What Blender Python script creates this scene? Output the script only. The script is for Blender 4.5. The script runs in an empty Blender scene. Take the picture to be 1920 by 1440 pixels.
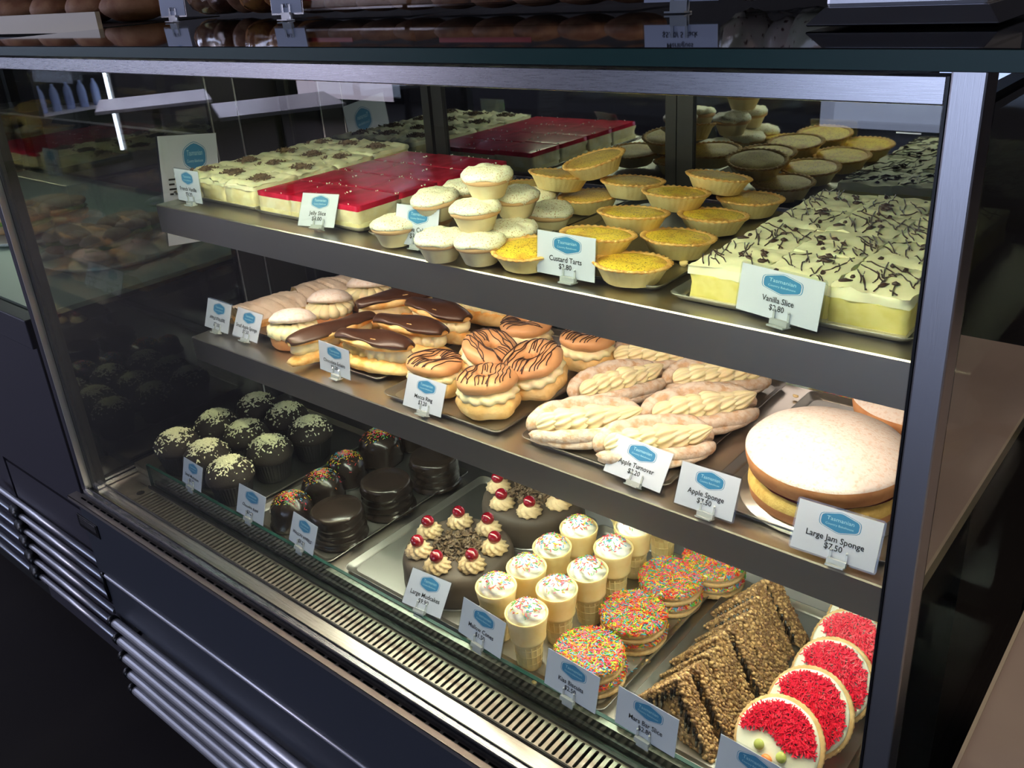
import bpy, bmesh, math, random
from mathutils import Vector, Matrix, noise
R = math.radians
PI = math.pi
rnd = random.Random(7)
col = bpy.context.scene.collection
sc = bpy.context.scene

# ------------------------------------------------------------------ camera
CAM = Vector((0.1576, -0.583766, 0.898329))
RX = Vector((0.763577, 0.642262, -0.066708))
UX = Vector((-0.213393, 0.348497, 0.912696))
FX = Vector((-0.609438, 0.682678, -0.403158))
FPX, PX, PY = 1676.1, -10.97, -49.13
cd = bpy.data.cameras.new('camera')
cam = bpy.data.objects.new('camera', cd)
col.objects.link(cam)
M = Matrix((( RX.x, UX.x, -FX.x, CAM.x), (RX.y, UX.y, -FX.y, CAM.y), (RX.z, UX.z, -FX.z, CAM.z), (0, 0, 0, 1)))
cam.matrix_world = M
cd.sensor_width = 36
cd.lens = FPX / 1920 * 36
cd.shift_x = -PX / 1920
cd.shift_y = PY / 1920
cd.clip_start = 0.02
sc.camera = cam
sc.view_settings.view_transform = 'Standard'
sc.view_settings.look = 'None'
sc.view_settings.gamma = 1
sc.view_settings.exposure = 0.0

# ------------------------------------------------------------------ daylight outside the shop windows
w = bpy.data.worlds.new('daylight')
sc.world = w
w.use_nodes = True
bg = w.node_tree.nodes['Background']
bg.inputs[0].default_value = (0.60, 0.70, 1.0, 1)
bg.inputs[1].default_value = 1.3

def area(name, loc, rot, sx, sy, energy, colr):
    l = bpy.data.lights.new(name, 'AREA')
    l.shape = 'RECTANGLE'; l.size = sx; l.size_y = sy; l.energy = energy; l.color = colr
    o = bpy.data.objects.new(name, l); col.objects.link(o)
    o.location = loc; o.rotation_euler = rot
    return o
# daylight lamps: two at the front shop windows, two added at the left wall
area('window_daylight', (-0.65, -5.95, 0.60), (R(90), 0, 0), 3.6, 1.9, 58, (0.60, 0.69, 1.0))
area('window_daylight', (-8.9, -4.75, 1.42), (R(90), 0, R(-90)), 1.8, 0.9, 45, (0.66, 0.72, 1.0))  # added to brighten the bumper tubes and the left side
area('window_daylight', (-8.9, -1.2, 1.42), (R(90), 0, R(-90)), 2.8, 0.9, 45, (0.66, 0.72, 1.0))  # second added left-wall lamp, for the same tubes
area('window_daylight', (-7.8, -5.95, 0.60), (R(90), 0, 0), 1.6, 1.9, 30, (0.80, 0.72, 0.92))

FLOOR = -0.60
Z1, Z1B, Y1 = 0.5513, 0.5020, 0.188      # upper shelf top, lip bottom, lip front
Z2, Z2B, Y2 = 0.2950, 0.2499, 0.199      # middle shelf
ZD = 0.020                               # deck
ZT = 0.8205                              # top of the front rail

def at(u, v, z):
    d = FX + RX * ((u - 960 - PX) / FPX) - UX * ((v - 720 - PY) / FPX)
    t = (z - CAM.z) / d.z
    return CAM + d * t

# ------------------------------------------------------------------ object helpers
def tag(o, label=None, cat=None, group=None, kind=None):
    if label: o['label'] = label
    if cat: o['category'] = cat
    if group: o['group'] = group
    if kind: o['kind'] = kind
    return o

def empty(name, loc=(0, 0, 0), rz=0.0):
    o = bpy.data.objects.new(name, None); col.objects.link(o)
    o.empty_display_size = 0.02
    o.location = loc; o.rotation_euler = (0, 0, rz)
    return o

def copy_tree(o, parent=None):
    c = o.copy(); col.objects.link(c)
    c.parent = parent
    for ch in o.children:
        copy_tree(ch, c)
    return c

class MB:
    def __init__(self):
        self.v = []; self.f = []; self.m = []; self.s = []
    def add(self, vs, fs, mi=0, smooth=False, mat=None):
        b = len(self.v)
        if mat is not None: vs = [mat @ Vector(p) for p in vs]
        self.v += [tuple(p) for p in vs]
        for f in fs:
            self.f.append(tuple(b + i for i in f)); self.m.append(mi); self.s.append(smooth)
        return self
    def box(self, c, s, mi=0, mat=None):
        x, y, z = c; a, b, d = s[0] / 2, s[1] / 2, s[2] / 2
        vs = [(x + i * a, y + j * b, z + k * d) for i in (-1, 1) for j in (-1, 1) for k in (-1, 1)]
        fs = [(0, 1, 3, 2), (4, 6, 7, 5), (0, 4, 5, 1), (2, 3, 7, 6), (0, 2, 6, 4), (1, 5, 7, 3)]
        return self.add(vs, fs, mi, False, mat)
    def prism(self, pts, axis, lo, hi, mi=0, smooth=False, mat=None):
        # pts: 2d outline (ccw), extruded along axis from lo to hi
        n = len(pts)
        def P(p, t):
            return {'x': (t, p[0], p[1]), 'y': (p[0], t, p[1]), 'z': (p[0], p[1], t)}[axis]
        vs = [P(p, lo) for p in pts] + [P(p, hi) for p in pts]
        fs = [tuple(range(n - 1, -1, -1)), tuple(range(n, 2 * n))]
        b = len(self.v)
        self.add(vs, fs, mi, False, mat)
        for i in range(n):
            j = (i + 1) % n
            self.f.append((b + i, b + j, b + n + j, b + n + i)); self.m.append(mi); self.s.append(smooth)
        return self
    def lathe(self, prof, n=32, fn=None, mi=0, smooth=True, mat=None, cap0=True, cap1=True, mis=None):
        # prof: [(r, z)], fn(angle, k, r, z) -> (r, z)
        vs = []
        for k, (r, z) in enumerate(prof):
            for i in range(n):
                a = 2 * PI * i / n
                rr, zz = (r, z) if fn is None else fn(a, k, r, z)
                vs.append((rr * math.cos(a), rr * math.sin(a), zz))
        b = len(self.v)
        if mat is not None: vs = [mat @ Vector(p) for p in vs]
        self.v += [tuple(p) for p in vs]
        for k in range(len(prof) - 1):
            mm = mis[k] if mis else mi
            for i in range(n):
                j = (i + 1) % n
                self.f.append((b + k * n + i, b + k * n + j, b + (k + 1) * n + j, b + (k + 1) * n + i))
                self.m.append(mm); self.s.append(smooth)
        if cap0: self.f.append(tuple(b + i for i in range(n - 1, -1, -1))); self.m.append(mis[0] if mis else mi); self.s.append(False)
        if cap1:
            o = b + (len(prof) - 1) * n
            self.f.append(tuple(o + i for i in range(n))); self.m.append(mis[-1] if mis else mi); self.s.append(smooth)
        return self
    def tube(self, pts, r, n=8, mi=0, cap=True, fn=None):
        # pts: list of Vector; r number or list; fn(i, angle) radius factor
        pts = [Vector(p) for p in pts]
        b = len(self.v); N = len(pts)
        up = None
        for i, p in enumerate(pts):
            t = (pts[min(i + 1, N - 1)] - pts[max(i - 1, 0)]).normalized()
            if up is None:
                up = Vector((0, 0, 1)) if abs(t.z) < 0.9 else Vector((1, 0, 0))
            s = t.cross(up).normalized(); up = s.cross(t).normalized()
            rr = r[i] if isinstance(r, (list, tuple)) else r
            for k in range(n):
                a = 2 * PI * k / n
                q = rr * (fn(i, a) if fn else 1)
                self.v.append(tuple(p + s * (math.cos(a) * q) + up * (math.sin(a) * q)))
        for i in range(N - 1):
            for k in range(n):
                j = (k + 1) % n
                self.f.append((b + i * n + k, b + i * n + j, b + (i + 1) * n + j, b + (i + 1) * n + k))
                self.m.append(mi); self.s.append(True)
        if cap:
            self.f.append(tuple(b + k for k in range(n - 1, -1, -1))); self.m.append(mi); self.s.append(False)
            o = b + (N - 1) * n
            self.f.append(tuple(o + k for k in range(n))); self.m.append(mi); self.s.append(False)
        return self
    def blob(self, c, s, nu=16, nv=10, fn=None, mi=0, mat=None):
        # ellipsoid centred c with semi-axes s; fn(dir)->scale
        vs = []; fs = []
        for j in range(1, nv):
            th = PI * j / nv
            for i in range(nu):
                a = 2 * PI * i / nu
                d = Vector((math.sin(th) * math.cos(a), math.sin(th) * math.sin(a), math.cos(th)))
                k = fn(d) if fn else 1
                vs.append((c[0] + d.x * s[0] * k, c[1] + d.y * s[1] * k, c[2] + d.z * s[2] * k))
        d = Vector((0, 0, 1)); k = fn(d) if fn else 1
        top = len(vs); vs.append((c[0], c[1], c[2] + s[2] * k))
        d = Vector((0, 0, -1)); k = fn(d) if fn else 1
        bot = len(vs); vs.append((c[0], c[1], c[2] - s[2] * k))
        for j in range(nv - 2):
            for i in range(nu):
                q = (i + 1) % nu
                fs.append((j * nu + i, (j + 1) * nu + i, (j + 1) * nu + q, j * nu + q))
        for i in range(nu):
            q = (i + 1) % nu
            fs.append((top, i, q)); fs.append((bot, (nv - 2) * nu + q, (nv - 2) * nu + i))
        return self.add(vs, fs, mi, True, mat)
    def clamp(self, z0=0.0):
        self.v = [(x, y, max(z, z0)) for x, y, z in self.v]; return self
    def build(self, name, mats, parent=None, loc=None, bevel=0.0):
        assert all(0 <= i < len(self.v) for f in self.f for i in f), name
        me = bpy.data.meshes.new(name)
        me.from_pydata(self.v, [], self.f)
        mats = mats if isinstance(mats, (list, tuple)) else [mats]
        for m in mats: me.materials.append(m)
        me.polygons.foreach_set('material_index', self.m)
        me.polygons.foreach_set('use_smooth', self.s)
        me.update()
        o = bpy.data.objects.new(name, me); col.objects.link(o)
        if parent is not None: o.parent = parent
        if loc is not None: o.location = loc
        if bevel:
            bm = bmesh.new(); bm.from_mesh(me); bm.normal_update()
            ed = [e for e in bm.edges if len(e.link_faces) == 2 and e.calc_face_angle() > R(40)]
            bmesh.ops.bevel(bm, geom=ed, offset=bevel, offset_type='OFFSET', segments=2, profile=0.5, affect='EDGES', clamp_overlap=True)
            bm.to_mesh(me); bm.free(); me.update()
        return o

def build_each(mb, name, mats, parent=None, loc=None, bevel=0.0):
    # one mesh object per connected piece
    n = len(mb.v); par = list(range(n))
    def find(a):
        while par[a] != a: par[a] = par[par[a]]; a = par[a]
        return a
    for f in mb.f:
        for i in f[1:]: par[find(i)] = find(f[0])
    groups = {}
    for k, f in enumerate(mb.f): groups.setdefault(find(f[0]), []).append(k)
    out = []
    for g, ks in groups.items():
        q = MB(); idx = {}
        for k in ks:
            ff = []
            for i in mb.f[k]:
                if i not in idx: idx[i] = len(q.v); q.v.append(mb.v[i])
                ff.append(idx[i])
            q.f.append(tuple(ff)); q.m.append(mb.m[k]); q.s.append(mb.s[k])
        out.append(q.build(name, mats, parent, loc, bevel=bevel))
    return out

def nz(x, y, z, s=1.0, seed=0.0):
    return noise.noise(Vector((x * s + seed, y * s - seed * 0.7, z * s + seed * 1.3)))

# ------------------------------------------------------------------ material helpers
MATS = {}
def mat(name, c, rough=0.5, metal=0.0, spec=0.5, bump=0.0, bscale=200.0, c2=None, cscale=60.0, clo=0.4, chi=0.6,
        sss=0.0, coat=0.0, stretch=None, trans=0.0, ior=1.45, detail=4.0, c3=None, c3scale=300.0, c3lo=0.6, c3hi=0.65, rvar=0.0):
    m = bpy.data.materials.new(name); m.use_nodes = True
    nt = m.node_tree; p = nt.nodes['Principled BSDF']
    p.inputs['Base Color'].default_value = (*c, 1)
    p.inputs['Roughness'].default_value = rough
    p.inputs['Metallic'].default_value = metal
    p.inputs['Specular IOR Level'].default_value = spec
    p.inputs['IOR'].default_value = ior
    if sss:
        p.inputs['Subsurface Weight'].default_value = sss
        p.inputs['Subsurface Radius'].default_value = (1, 0.7, 0.4)
        p.inputs['Subsurface Scale'].default_value = 0.004
    if coat:
        p.inputs['Coat Weight'].default_value = coat; p.inputs['Coat Roughness'].default_value = 0.12
    if trans: p.inputs['Transmission Weight'].default_value = trans
    tc = nt.nodes.new('ShaderNodeTexCoord')
    src = tc.outputs['Object']
    if stretch:
        mp = nt.nodes.new('ShaderNodeMapping'); mp.inputs['Scale'].default_value = stretch
        nt.links.new(src, mp.inputs['Vector']); src = mp.outputs['Vector']
    def noise_n(scale, det):
        n = nt.nodes.new('ShaderNodeTexNoise'); n.inputs['Scale'].default_value = scale
        n.inputs['Detail'].default_value = det
        nt.links.new(src, n.inputs['Vector']); return n
    last = None
    if c2:
        n = noise_n(cscale, detail)
        r = nt.nodes.new('ShaderNodeValToRGB')
        r.color_ramp.elements[0].position = clo; r.color_ramp.elements[0].color = (*c, 1)
        r.color_ramp.elements[1].position = chi; r.color_ramp.elements[1].color = (*c2, 1)
        nt.links.new(n.outputs['Fac'], r.inputs['Fac'])
        last = r.outputs['Color']
    if c3:
        n = noise_n(c3scale, 2)
        r = nt.nodes.new('ShaderNodeValToRGB')
        r.color_ramp.elements[0].position = c3lo; r.color_ramp.elements[0].color = (0, 0, 0, 1)
        r.color_ramp.elements[1].position = c3hi; r.color_ramp.elements[1].color = (1, 1, 1, 1)
        nt.links.new(n.outputs['Fac'], r.inputs['Fac'])
        mx = nt.nodes.new('ShaderNodeMix'); mx.data_type = 'RGBA'
        nt.links.new(r.outputs['Color'], mx.inputs['Factor'])
        if last: nt.links.new(last, mx.inputs[6])
        else: mx.inputs[6].default_value = (*c, 1)
        mx.inputs[7].default_value = (*c3, 1)
        last = mx.outputs[2]
    if last: nt.links.new(last, p.inputs['Base Color'])
    if bump:
        n = noise_n(bscale, 5)
        b = nt.nodes.new('ShaderNodeBump'); b.inputs['Strength'].default_value = bump; b.inputs['Distance'].default_value = 0.002
        nt.links.new(n.outputs['Fac'], b.inputs['Height']); nt.links.new(b.outputs['Normal'], p.inputs['Normal'])
    if rvar:
        n = noise_n(bscale, 3)
        mr = nt.nodes.new('ShaderNodeMapRange')
        mr.inputs['To Min'].default_value = rough - rvar; mr.inputs['To Max'].default_value = rough + rvar
        nt.links.new(n.outputs['Fac'], mr.inputs['Value']); nt.links.new(mr.outputs[0], p.inputs['Roughness'])
    MATS[name] = m
    return m

def glass(name, tint=(1, 1, 1), ior=1.5, rough=0.0, refl=(1, 1, 1)):
    # a thin clear sheet: straight-through transmission plus Fresnel reflection
    m = bpy.data.materials.new(name); m.use_nodes = True
    nt = m.node_tree
    for n in list(nt.nodes): nt.nodes.remove(n)
    out = nt.nodes.new('ShaderNodeOutputMaterial')
    t = nt.nodes.new('ShaderNodeBsdfTransparent'); t.inputs[0].default_value = (*tint, 1)
    g = nt.nodes.new('ShaderNodeBsdfGlossy'); g.inputs['Roughness'].default_value = rough; g.inputs[0].default_value = (*refl, 1)
    fr = nt.nodes.new('ShaderNodeFresnel'); fr.inputs[0].default_value = ior
    geo = nt.nodes.new('ShaderNodeNewGeometry')
    vt = nt.nodes.new('ShaderNodeVectorMath'); vt.operation = 'SCALE'
    # same Fresnel for both faces of the sheet
    ma = nt.nodes.new('ShaderNodeMath'); ma.operation = 'MULTIPLY_ADD'
    ma.inputs[1].default_value = -2.0; ma.inputs[2].default_value = 1.0
    nt.links.new(geo.outputs['Backfacing'], ma.inputs[0])
    nt.links.new(geo.outputs['Normal'], vt.inputs[0]); nt.links.new(ma.outputs[0], vt.inputs['Scale'])
    mx = nt.nodes.new('ShaderNodeMixShader')
    lw = nt.nodes.new('ShaderNodeLayerWeight'); lw.inputs[0].default_value = 0.5
    # Schlick with the angle from layer weight facing
    p5 = nt.nodes.new('ShaderNodeMath'); p5.operation = 'POWER'; p5.inputs[1].default_value = 4.0
    f0 = ((ior - 1) / (ior + 1)) ** 2
    sc_ = nt.nodes.new('ShaderNodeMath'); sc_.operation = 'MULTIPLY_ADD'; sc_.inputs[1].default_value = 1 - f0; sc_.inputs[2].default_value = f0
    nt.links.new(lw.outputs['Facing'], p5.inputs[0]); nt.links.new(p5.outputs[0], sc_.inputs[0])
    nt.links.new(sc_.outputs[0], mx.inputs[0]); nt.links.new(t.outputs[0], mx.inputs[1]); nt.links.new(g.outputs[0], mx.inputs[2])
    nt.links.new(mx.outputs[0], out.inputs[0])
    nt.nodes.remove(fr); nt.nodes.remove(geo); nt.nodes.remove(vt); nt.nodes.remove(ma)
    MATS[name] = m
    return m

def emit(name, c, s):
    m = bpy.data.materials.new(name); m.use_nodes = True
    nt = m.node_tree; p = nt.nodes['Principled BSDF']
    p.inputs['Base Color'].default_value = (*c, 1)
    p.inputs['Emission Color'].default_value = (*c, 1); p.inputs['Emission Strength'].default_value = s
    MATS[name] = m
    return m

# metals and case materials
steel = mat('brushed_steel', (0.48, 0.48, 0.51), 0.28, 1.0, stretch=(1, 30, 30), bump=0.015, bscale=40, rvar=0.06)
steel_v = mat('brushed_steel_upright', (0.52, 0.52, 0.55), 0.36, 1.0, stretch=(30, 30, 1.2), bump=0.05, bscale=40)
steel_shelf = mat('shelf_steel', (0.60, 0.56, 0.52), 0.33, 1.0, stretch=(30, 1, 30), bump=0.05, bscale=40, rvar=0.05)
steel_tray = mat('tray_steel', (0.38, 0.37, 0.35), 0.42, 1.0, bump=0.12, bscale=60, rvar=0.1)
alu = mat('aluminium_tube', (0.70, 0.70, 0.75), 0.40, 0.9)
dark_panel = mat('charcoal_laminate', (0.050, 0.055, 0.070), 0.45, 0.0, bump=0.05, bscale=900)
plum_panel = mat('grey_plum_laminate', (0.055, 0.050, 0.064), 0.5, 0.0, bump=0.05, bscale=900)
black = mat('black_plastic', (0.008, 0.008, 0.009), 0.35)
black_frame = mat('black_anodised_frame', (0.012, 0.012, 0.014), 0.4)
inner_dark = mat('dark_recess', (0.006, 0.006, 0.006), 0.8)
clear = glass('clear_glass', (0.97, 0.985, 0.975), 1.5)
side_glass = glass('smoked_side_glass', (0.50, 0.52, 0.50), 1.75)
end_glass_m = glass('dark_end_glass', (0.40, 0.41, 0.40), 2.9)
green_glass = glass('green_edge_glass', (0.80, 0.89, 0.85), 1.45)
green_edge = mat('polished_green_glass_edge', (0.012, 0.055, 0.048), 0.35, 0.0, spec=0.25)
mirror = mat('dark_mirror_glass', (0.30, 0.32, 0.37), 0.025, 1.0)
top_glass = mat('black_top_glass', (0.004, 0.005, 0.006), 0.03, 0.0, spec=0.9)
acrylic = mat('clear_acrylic', (0.80, 0.86, 0.92), 0.08, 0.0, spec=0.8, trans=0.55)
plastic_sleeve = glass('laminating_film', (0.90, 0.92, 0.95), 1.5, 0.1)
paper = mat('white_card_hazed', (0.52, 0.57, 0.72), 0.6, bump=0.02)  # bluish reflection and haze over white card, put into its colour
logo_blue = mat('logo_blue', (0.035, 0.20, 0.42), 0.5)
logo_pale = mat('logo_pale_lettering', (0.35, 0.58, 0.75), 0.5)
ink = mat('black_ink', (0.012, 0.012, 0.016), 0.6)
wood_counter = mat('worktop_laminate', (0.52, 0.41, 0.35), 0.45, c2=(0.46, 0.36, 0.31), cscale=6, bump=0.05)
wood_edge = mat('worktop_edge', (0.60, 0.50, 0.38), 0.5)
floor_m = mat('dark_vinyl_floor', (0.030, 0.025, 0.025), 0.7, spec=0.15, c2=(0.040, 0.033, 0.031), cscale=2.2, stretch=(1, 0.25, 1), bump=0.04)
wall_m = mat('shop_wall_paint', (0.05, 0.046, 0.046), 0.8, bump=0.05)
ceil_m = mat('ceiling_board', (0.32, 0.31, 0.32), 0.9)
steel_grille = mat('perforated_steel', (0.46, 0.41, 0.37), 0.5, 1.0, bump=0.05, bscale=60)
# food materials
crust = mat('golden_crust', (0.66, 0.33, 0.09), 0.65, c2=(0.80, 0.50, 0.18), cscale=90, bump=0.25, bscale=500, sss=0.1)
crust_pale = mat('pale_shell_pastry', (0.86, 0.72, 0.38), 0.65, c2=(0.80, 0.63, 0.30), cscale=50, bump=0.2, bscale=400, sss=0.1)
custard = mat('speckled_custard', (0.93, 0.66, 0.07), 0.45, c2=(0.66, 0.33, 0.05), cscale=34, clo=0.47, chi=0.66, sss=0.15, c3=(0.16, 0.07, 0.02), c3scale=520, c3lo=0.60, c3hi=0.64)
custard_b = mat('browned_custard', (0.72, 0.50, 0.11), 0.5, c2=(0.45, 0.24, 0.06), cscale=30, clo=0.4, chi=0.75, sss=0.1, c3=(0.14, 0.06, 0.02), c3scale=420, c3lo=0.60, c3hi=0.66)
icing = mat('white_icing_cinnamon', (0.90, 0.88, 0.76), 0.45, sss=0.2, bump=0.3, bscale=140, c3=(0.46, 0.28, 0.14), c3scale=450, c3lo=0.575, c3hi=0.68)
icing_plain = mat('cream_icing', (0.90, 0.89, 0.80), 0.5, sss=0.2, bump=0.2, bscale=140)
cake_pale = mat('pale_apple_cake', (0.82, 0.74, 0.52), 0.7, c2=(0.76, 0.64, 0.42), cscale=40, bump=0.15, bscale=200)
cake_rim = mat('baked_cake_rim', (0.66, 0.42, 0.24), 0.7, bump=0.2)
vcream = mat('whipped_vanilla_topping', (0.90, 0.88, 0.66), 0.6, sss=0.25, bump=0.25, bscale=130)
vcustard = mat('yellow_vanilla_custard', (0.80, 0.70, 0.22), 0.5, c2=(0.86, 0.77, 0.30), cscale=60, sss=0.2, bump=0.15, bscale=200)
fvcustard = mat('biscuit_custard_side', (0.80, 0.70, 0.38), 0.6, c2=(0.88, 0.82, 0.55), cscale=45, sss=0.15, bump=0.4, bscale=150)
pastry_sheet = mat('pale_pastry_sheet', (0.74, 0.68, 0.48), 0.75, bump=0.5, bscale=300)
jelly = mat('raspberry_jelly', (0.42, 0.004, 0.030), 0.22, spec=0.5, sss=0.35, c2=(0.62, 0.015, 0.06), cscale=25)
jcream = mat('condensed_milk_layer', (0.82, 0.78, 0.62), 0.5, c2=(0.75, 0.66, 0.42), cscale=40, sss=0.2, bump=0.35, bscale=120)
choc = mat('milk_chocolate_glaze', (0.060, 0.026, 0.016), 0.30, spec=0.6, bump=0.08, bscale=60)
choc_dark = mat('dark_chocolate_coating', (0.022, 0.015, 0.012), 0.22, spec=0.65, bump=0.1, bscale=60)
choc_mat = mat('matt_mudcake_icing', (0.075, 0.055, 0.045), 0.55, spec=0.4, c2=(0.085, 0.064, 0.052), cscale=20)
choc_shard = mat('chocolate_flakes', (0.10, 0.062, 0.042), 0.5, c2=(0.20, 0.13, 0.08), cscale=120)
choc_line = mat('drizzled_chocolate', (0.045, 0.022, 0.020), 0.3)
mud_sponge = mat('dark_muffin', (0.028, 0.021, 0.018), 0.75, bump=0.4, bscale=300)
cup_black = mat('black_muffin_case', (0.022, 0.020, 0.020), 0.5)
coconut = mat('white_chocolate_shavings', (0.92, 0.92, 0.66), 0.6)
coffee_cream = mat('coffee_buttercream', (0.68, 0.50, 0.30), 0.5, sss=0.15, bump=0.05)
cherry_m = mat('glace_cherry', (0.24, 0.005, 0.016), 0.08, spec=0.7, coat=0.8, sss=0.2)
choux = mat('choux_pastry', (0.76, 0.37, 0.09), 0.65, c2=(0.90, 0.66, 0.30), cscale=50, bump=0.45, bscale=220, sss=0.1)
choux_pale = mat('pale_choux_base', (0.88, 0.66, 0.32), 0.65, c2=(0.80, 0.52, 0.20), cscale=45, bump=0.5, bscale=200, sss=0.1)
mocca_ice = mat('mocca_icing', (0.66, 0.36, 0.17), 0.33, spec=0.5, c2=(0.60, 0.32, 0.15), cscale=30, sss=0.1)
cream = mat('piped_cream', (0.93, 0.84, 0.54), 0.45, sss=0.3, bump=0.03)
cream_white = mat('pale_whipped_cream', (0.93, 0.90, 0.76), 0.45, sss=0.3)
powder = mat('sugar_dusted_pastry', (0.74, 0.65, 0.56), 0.85, c2=(0.60, 0.40, 0.25), cscale=110, clo=0.44, chi=0.66, bump=0.8, bscale=240)
strudel_top = mat('dusted_puff_pastry', (0.84, 0.72, 0.60), 0.85, c2=(0.72, 0.54, 0.38), cscale=45, clo=0.48, chi=0.75, bump=0.6, bscale=200)
powder_sponge = mat('sugar_dusted_sponge', (0.88, 0.80, 0.76), 0.85, c2=(0.78, 0.60, 0.50), cscale=240, clo=0.5, chi=0.72, bump=0.35, bscale=500)
sponge_side = mat('baked_sponge_crust', (0.52, 0.22, 0.09), 0.75, c2=(0.62, 0.30, 0.13), cscale=40, bump=0.2)
sponge_in = mat('yellow_sponge_crumb', (0.85, 0.62, 0.20), 0.8, c2=(0.74, 0.48, 0.14), cscale=90, bump=0.5, bscale=400)
jam = mat('dark_red_jam', (0.10, 0.008, 0.012), 0.2, coat=0.4)
cone_m = mat('wafer_cone', (0.86, 0.62, 0.28), 0.6, c2=(0.90, 0.70, 0.36), cscale=40, bump=0.08, sss=0.1)
mallow = mat('white_mallow', (0.90, 0.90, 0.86), 0.45, sss=0.25)
biscuit = mat('baked_biscuit', (0.62, 0.38, 0.16), 0.75, c2=(0.72, 0.48, 0.24), cscale=60, bump=0.3, bscale=300)
crisp = mat('toffee_rice_crisp', (0.40, 0.23, 0.10), 0.5, c2=(0.24, 0.13, 0.055), cscale=120, clo=0.35, chi=0.65, bump=1.0, bscale=230, coat=0.15)
crisp_light = mat('toffee_grain_light', (0.56, 0.34, 0.15), 0.45, coat=0.2)
crisp_dark = mat('toffee_grain_dark', (0.20, 0.10, 0.045), 0.45, coat=0.2)
strudel_in = mat('apple_filling', (0.55, 0.36, 0.14), 0.5, c2=(0.70, 0.52, 0.25), cscale=90, bump=0.4)
white_icing = mat('white_biscuit_icing', (0.88, 0.86, 0.74), 0.4, sss=0.1, bump=0.2, bscale=90)
SPR = [mat('sprinkle_' + n, c, 0.35) for n, c in (('red', (0.80, 0.03, 0.04)), ('orange', (0.88, 0.22, 0.03)), ('yellow', (0.88, 0.68, 0.05)),
       ('green', (0.12, 0.48, 0.06)), ('blue', (0.08, 0.38, 0.62)), ('pink', (0.85, 0.12, 0.25)))]
red_spr = mat('red_strand', (0.80, 0.012, 0.05), 0.35)
candy_green = mat('green_candy', (0.42, 0.46, 0.12), 0.4)
candy_orange = mat('orange_candy', (0.90, 0.25, 0.06), 0.4)
crumb_m = mat('pastry_crumb', (0.80, 0.62, 0.32), 0.8)
foil = mat('silver_cake_board', (0.7, 0.7, 0.7), 0.3, 1.0)

# ------------------------------------------------------------------ room
def struct(name, mb, m, **k):
    o = mb.build(name, m, **k); o['kind'] = 'structure'; return o
YF, YB, XL, XR, CZ = -6.2, 2.6, -9.0, 4.2, 2.1
struct('floor', MB().box(((XL + XR) / 2, (YF + YB) / 2, FLOOR - 0.05), (XR - XL, YB - YF, 0.1)), floor_m)
struct('ceiling', MB().box(((XL + XR) / 2, (YF + YB) / 2, CZ + 0.05), (XR - XL, YB - YF, 0.1)), ceil_m)
HH = CZ - FLOOR
struct('wall_back', MB().box(((XL + XR) / 2, YB + 0.05, FLOOR + HH / 2), (XR - XL + 0.2, 0.1, HH)), wall_m)
wl = MB()
for a, b in ((YF, -5.7), (-3.8, -2.75), (0.4, YB)):
    wl.box((XL - 0.05, (a + b) / 2, FLOOR + HH / 2), (0.1, b - a, HH))
for a, b in ((-5.7, -3.8), (-2.75, 0.4)):
    wl.box((XL - 0.05, (a + b) / 2, (FLOOR + 0.95) / 2), (0.1, b - a, 0.95 - FLOOR))
    wl.box((XL - 0.05, (a + b) / 2, (1.9 + CZ) / 2), (0.1, b - a, CZ - 1.9))
struct('wall_left', wl, wall_m)
for n, (a, b) in enumerate(((-5.7, -3.8), (-2.75, 0.4))):
    r = empty('window_%d' % (n + 3), (XL - 0.05, (a + b) / 2, 1.425)); r['kind'] = 'structure'  # side windows added for light on the tubes, high to stay out of reflections
    W = b - a
    f = MB()
    for s in (-1, 1):
        f.box((0, s * (W / 2 - 0.03), 0), (0.08, 0.06, 0.95)); f.box((0, 0, s * 0.445), (0.08, W - 0.12, 0.06))
    f.build('window_frame', black_frame, r)
    MB().box((0, 0, 0), (0.006, W - 0.12, 0.83)).build('pane', clear, r)
struct('wall_right', MB().box((XR + 0.05, (YF + YB) / 2, FLOOR + HH / 2), (0.1, YB - YF, HH)), wall_m)
wf = MB()
wins = [(-8.6, -7.0), (-2.5, 1.2)]
edges = [XL, -7.5, -4.9, -2.3, 0.3, XR]
for a, b in ((XL, -8.6), (-7.0, -2.5), (1.2, XR)):
    wf.box(((a + b) / 2, YF + 0.05, FLOOR + HH / 2), (b - a, 0.1, HH))
for a, b in wins:
    wf.box(((a + b) / 2, YF + 0.05, (FLOOR - 0.4) / 2), (b - a, 0.1, -0.4 - FLOOR))
    wf.box(((a + b) / 2, YF + 0.05, (1.6 + CZ) / 2), (b - a, 0.1, CZ - 1.6))
struct('wall_front', wf, wall_m)
for n, (a, b) in enumerate(wins):
    r = empty('window_%d' % (n + 1), ((a + b) / 2, YF + 0.05, 0.60)); r['kind'] = 'structure'
    W = b - a
    f = MB()
    for s in (-1, 1):
        f.box((s * (W / 2 - 0.03), 0, 0), (0.06, 0.08, 2.0)); f.box((0, 0, s * 0.97), (W - 0.12, 0.08, 0.06))
    f.box((0, 0, 0), (0.05, 0.06, 1.88))
    f.build('window_frame', black_frame, r)
    MB().box((-W / 4 + 0.005, 0, 0), (W / 2 - 0.075, 0.006, 1.87)).build('pane', clear, r)
    MB().box((W / 4 - 0.005, 0, 0), (W / 2 - 0.075, 0.006, 1.87)).build('pane', clear, r)
struct('baseboard_left', MB().box((XL + 0.01, (YF + YB) / 2, FLOOR + 0.05), (0.02, YB - YF, 0.1)), black_frame)

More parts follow.
